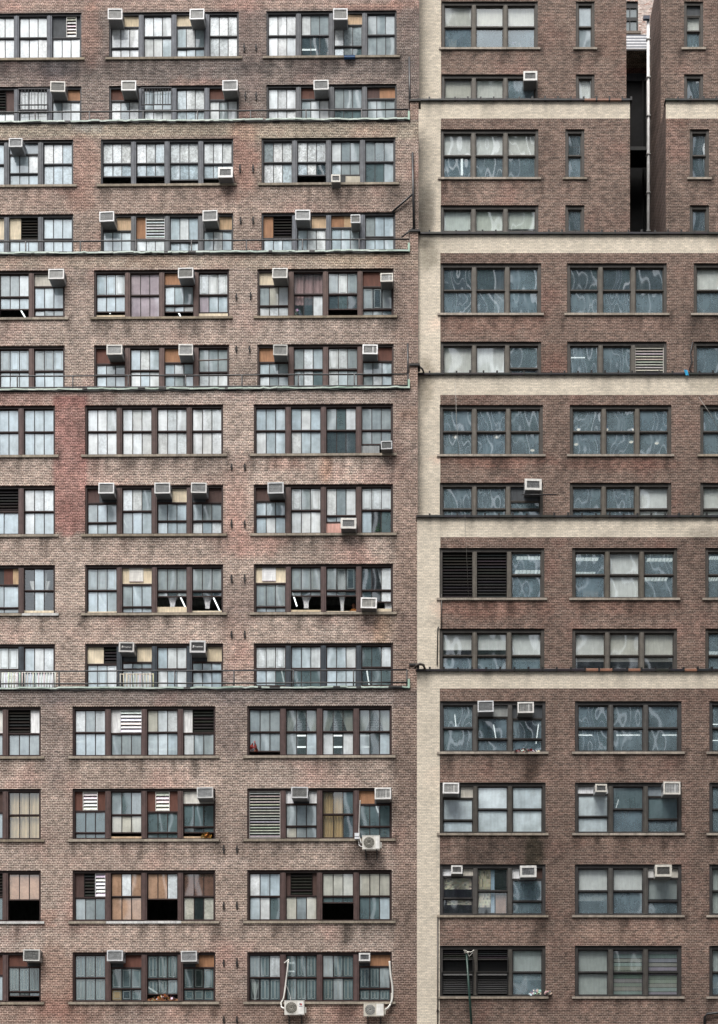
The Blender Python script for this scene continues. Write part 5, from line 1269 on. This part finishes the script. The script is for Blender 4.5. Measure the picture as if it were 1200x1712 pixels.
# ------------------------------------------------------------------ the person at the open sash
def person():
    d = LT_D[1]; y = d+.55; x, z = FL.L(592, 1007.5, y)       # crown of the head
    r = empty('person', FL.W(x, y, z-1.28), FL.yaw, 'dark-haired person in orange seen behind the open sash beside the air conditioner', 'person')
    J = [((0, .12, .50), .15), ((0, .11, .66), .14), ((0, .09, .84), .155), ((0, .07, .95), .10), ((0, .05, 1.02), .058), ((-.01, .03, 1.10), .085), ((-.015, .02, 1.19), .092), ((-.015, .03, 1.255), .06),
         ((-.17, .08, .93), .062), ((-.22, -.02, .72), .045), ((-.20, -.22, .66), .034), ((-.19, -.30, .66), .03),
         ((.17, .08, .93), .062), ((.22, -.02, .72), .045), ((.14, -.22, .66), .034), ((.12, -.30, .66), .03),
         ((-.10, .10, .47), .10), ((-.11, -.30, .46), .075), ((-.11, -.30, .08), .045), ((-.11, -.42, .04), .04),
         ((.10, .10, .47), .10), ((.11, -.30, .46), .075), ((.11, -.30, .08), .045), ((.11, -.42, .04), .04)]
    E = [(0, 1), (1, 2), (2, 3), (3, 4), (4, 5), (5, 6), (6, 7), (3, 8), (8, 9), (9, 10), (10, 11), (3, 12), (12, 13), (13, 14), (14, 15), (0, 16), (16, 17), (17, 18), (18, 19), (0, 20), (20, 21), (21, 22), (22, 23)]
    for sx, w in ((-1, 11), (1, 15)):
        bx, by, bz = J[w][0]
        for k in range(4):
            n = len(J); ox = (-.03+.02*k)
            J.append(((bx+ox, by-.045, bz-.004), .0095)); J.append(((bx+ox*1.05, by-.085-.008*(k in (1, 2)), bz-.022), .008)); E += [(w, n), (n, n+1)]
        n = len(J); J.append(((bx-sx*.042, by-.025, bz-.005), .0105)); J.append(((bx-sx*.05, by-.055, bz-.012), .009)); E += [(w, n), (n, n+1)]
    me = bpy.data.meshes.new('body'); me.from_pydata([j[0] for j in J], E, [])
    o = bpy.data.objects.new('body', me); COL.objects.link(o); o.parent = r
    sk = o.modifiers.new('Skin', 'SKIN')
    for v, j in zip(me.skin_vertices[0].data, J): v.radius = (j[1], j[1])
    me.skin_vertices[0].data[0].use_root = True
    su = o.modifiers.new('Subsurf', 'SUBSURF'); su.levels = 2; su.render_levels = 2
    m, N, K, out = newmat('skin_and_shirt'); tc = N('TexCoord'); sp = N('SeparateXYZ'); K(tc.outputs['Object'], sp.inputs[0])
    f1 = maprange(N, K, sp.outputs[2], .985, .995, 0, 1); f2 = maprange(N, K, sp.outputs[1], -.2, -.19, 1, 0)
    f3 = mathn(N, K, 'MULTIPLY', f2, maprange(N, K, sp.outputs[2], .55, .56, 0, 1)); fa = mathn(N, K, 'MAXIMUM', f1, f3)
    tr = maprange(N, K, sp.outputs[2], .53, .54, 0, 1); cl = mixc(N, K, 'MIX', tr, C(50, 54, 70), C(226, 140, 60)); c_ = mixc(N, K, 'MIX', fa, cl, C(120, 82, 62))
    p = N('BsdfPrincipled'); K(c_, p.inputs['Base Color']); p.inputs['Roughness'].default_value = .7; K(p.outputs[0], out.inputs[0]); me.materials.append(m)
    h = MB(); n, k_ = 14, 7                              # hair cap over the crown, back and sides
    def hp(i, j):
        a = 2*math.pi*i/n; b = (j/k_)*math.pi*.56; fz = .12 if math.sin(a) < -.35 else 0
        b *= (1-fz*2.4); rr = .112
        return (-.015+rr*math.sin(b)*math.cos(a)*.95, .035+rr*math.sin(b)*math.sin(a)*1.1, 1.17+rr*1.08*math.cos(b))
    for i in range(n):
        for j in range(k_): h.quad(hp(i, j+1), hp(i+1, j+1), hp(i+1, j), hp(i, j), C(24, 20, 20)); h.sm[-1] = True
    h.build('hair', M_CLOTH, r)
    f = MB()
    for sx in (-1, 1):
        f.box(-.015+sx*.034-.014, -.015+sx*.034+.014, -.072, -.062, 1.155, 1.168, C(30, 24, 22)); 
        f.box(-.015+sx*.098-.012, -.015+sx*.098+.012, .01, .05, 1.12, 1.175, C(112, 76, 58))
    f.box(-.027, -.003, -.098, -.06, 1.118, 1.145, C(118, 80, 60)); f.box(-.04, .01, -.076, -.06, 1.09, 1.10, C(110, 56, 52)); f.build('face', M_CLOTH, r)
person()

# ------------------------------------------------------------------ street, and unseen slabs added opposite so the glass reflects bright gaps
def struct(name, quads, mat, box=None):
    m = MB()
    for q in quads: m.quad(*q)
    if box:
        for b in box: m.box(*b)
    o = m.build(name, mat); tag(o, kind='structure'); return o
struct('ground', [((-900, -900, 0), (900, -900, 0), (900, 1200, 0), (-900, 1200, 0))], noise_mat('ground_asphalt', (.05, .05, .05), (.075, .073, .07), .4))
struct('pavement', [], noise_mat('pavement_concrete', (.22, .21, .2), (.32, .31, .29), 1.2), [(-120, 120, 54.5, 59.9, .004, .14)])
struct('road', [((-300, 42, .004), (300, 42, .004), (300, 54.3, .004), (-300, 54.3, .004))], noise_mat('road_asphalt', (.04, .04, .042), (.065, .065, .065), 2))
def opposite(x0, x1, y, h, label, pier, glassc):
    r = empty('reflection_slab', ((x0+x1)/2, y, 0), 0, label, 'building'); w = x1-x0; m = MB()
    m.box(-w/2, w/2, -4.5, -.4, 0, h, glassc); m.build('wall', M_COL, r)
    m = MB(); n = max(3, int(w/4.2))
    for k in range(n+1): xx = -w/2+w*k/n; m.box(xx-.5, xx+.5, -.399, .15, 0, h, pier)
    m.build('pier', M_COL, r)
    m = MB()
    for k in range(1, int(h/3.7)): m.box(-w/2+.3, w/2-.3, -.398, -.1, k*3.7-.4, k*3.7+.4, tuple(v*.3 for v in pier))
    m.build('spandrel', M_COL, r)
rs = random.Random(3); xx_ = -32.0; k_ = 0
LOOKS = ('plain grey', 'brown', 'blue-grey', 'tan', 'dark stone', 'black glass')
while k_ < 14:
    w_ = rs.uniform(3.2, 5.6); g_ = rs.uniform(1.5, 2.8); hh = 128
    opposite(xx_, xx_+w_, -18, hh+rs.uniform(-4, 6), f'slim {LOOKS[k_ % 6]} slab added for reflections, {ORD[k_]} along the far side of the street', tuple(v*rs.uniform(.5, 1.4) for v in C(96, 100, 104)), C(52, 58, 62))
    xx_ += w_+g_; k_ += 1

# ------------------------------------------------------------------ light and camera
W = bpy.data.worlds.new('World'); S.world = W; W.use_nodes = True
nt = W.node_tree; nt.nodes.clear(); out = nt.nodes.new('ShaderNodeOutputWorld'); bg = nt.nodes.new('ShaderNodeBackground')
sky = nt.nodes.new('ShaderNodeTexSky'); sky.sky_type = 'NISHITA'; sky.sun_disc = False
EL = R(63)     # sun high behind the camera, a little to the left
sky.sun_elevation = EL; sky.sun_rotation = R(202); sky.air_density = 1.0; sky.dust_density = 5; sky.ozone_density = 1
hs = nt.nodes.new('ShaderNodeHueSaturation'); hs.inputs['Saturation'].default_value = .35
nt.links.new(sky.outputs[0], hs.inputs['Color']); nt.links.new(hs.outputs[0], bg.inputs[0]); bg.inputs[1].default_value = .17; nt.links.new(bg.outputs[0], out.inputs[0])
sd = bpy.data.lights.new('sun', 'SUN'); sd.energy = 4.1; sd.angle = R(34); sd.color = (1, .97, .93)
so = bpy.data.objects.new('sun', sd); COL.objects.link(so)
dirv = Vector((math.sin(R(202))*math.cos(EL), math.cos(R(202))*math.cos(EL), math.sin(EL)))     # towards the sun
so.rotation_euler = dirv.to_track_quat('Z', 'Y').to_euler(); so.location = (0, 0, 100)
cd = bpy.data.cameras.new('camera'); cam = bpy.data.objects.new('camera', cd); COL.objects.link(cam)
cam.location = (0, 0, CZ); cam.rotation_euler = (R(90), 0, 0)
cd.sensor_width = 36; cd.sensor_fit = 'AUTO'; cd.lens = 36*F/1712; cd.clip_end = 3000; cd.clip_start = .5
cd.shift_x = (600-VX)/1712; cd.shift_y = (VY-856)/1712
S.camera = cam
S.view_settings.view_transform = 'Standard'; S.view_settings.look = 'None'; S.view_settings.exposure = 0
S.cycles.max_bounces = 6; S.cycles.transparent_max_bounces = 8; S.cycles.diffuse_bounces = 3; S.cycles.glossy_bounces = 3
S.cycles.use_denoising = True
S.render.film_transparent = False
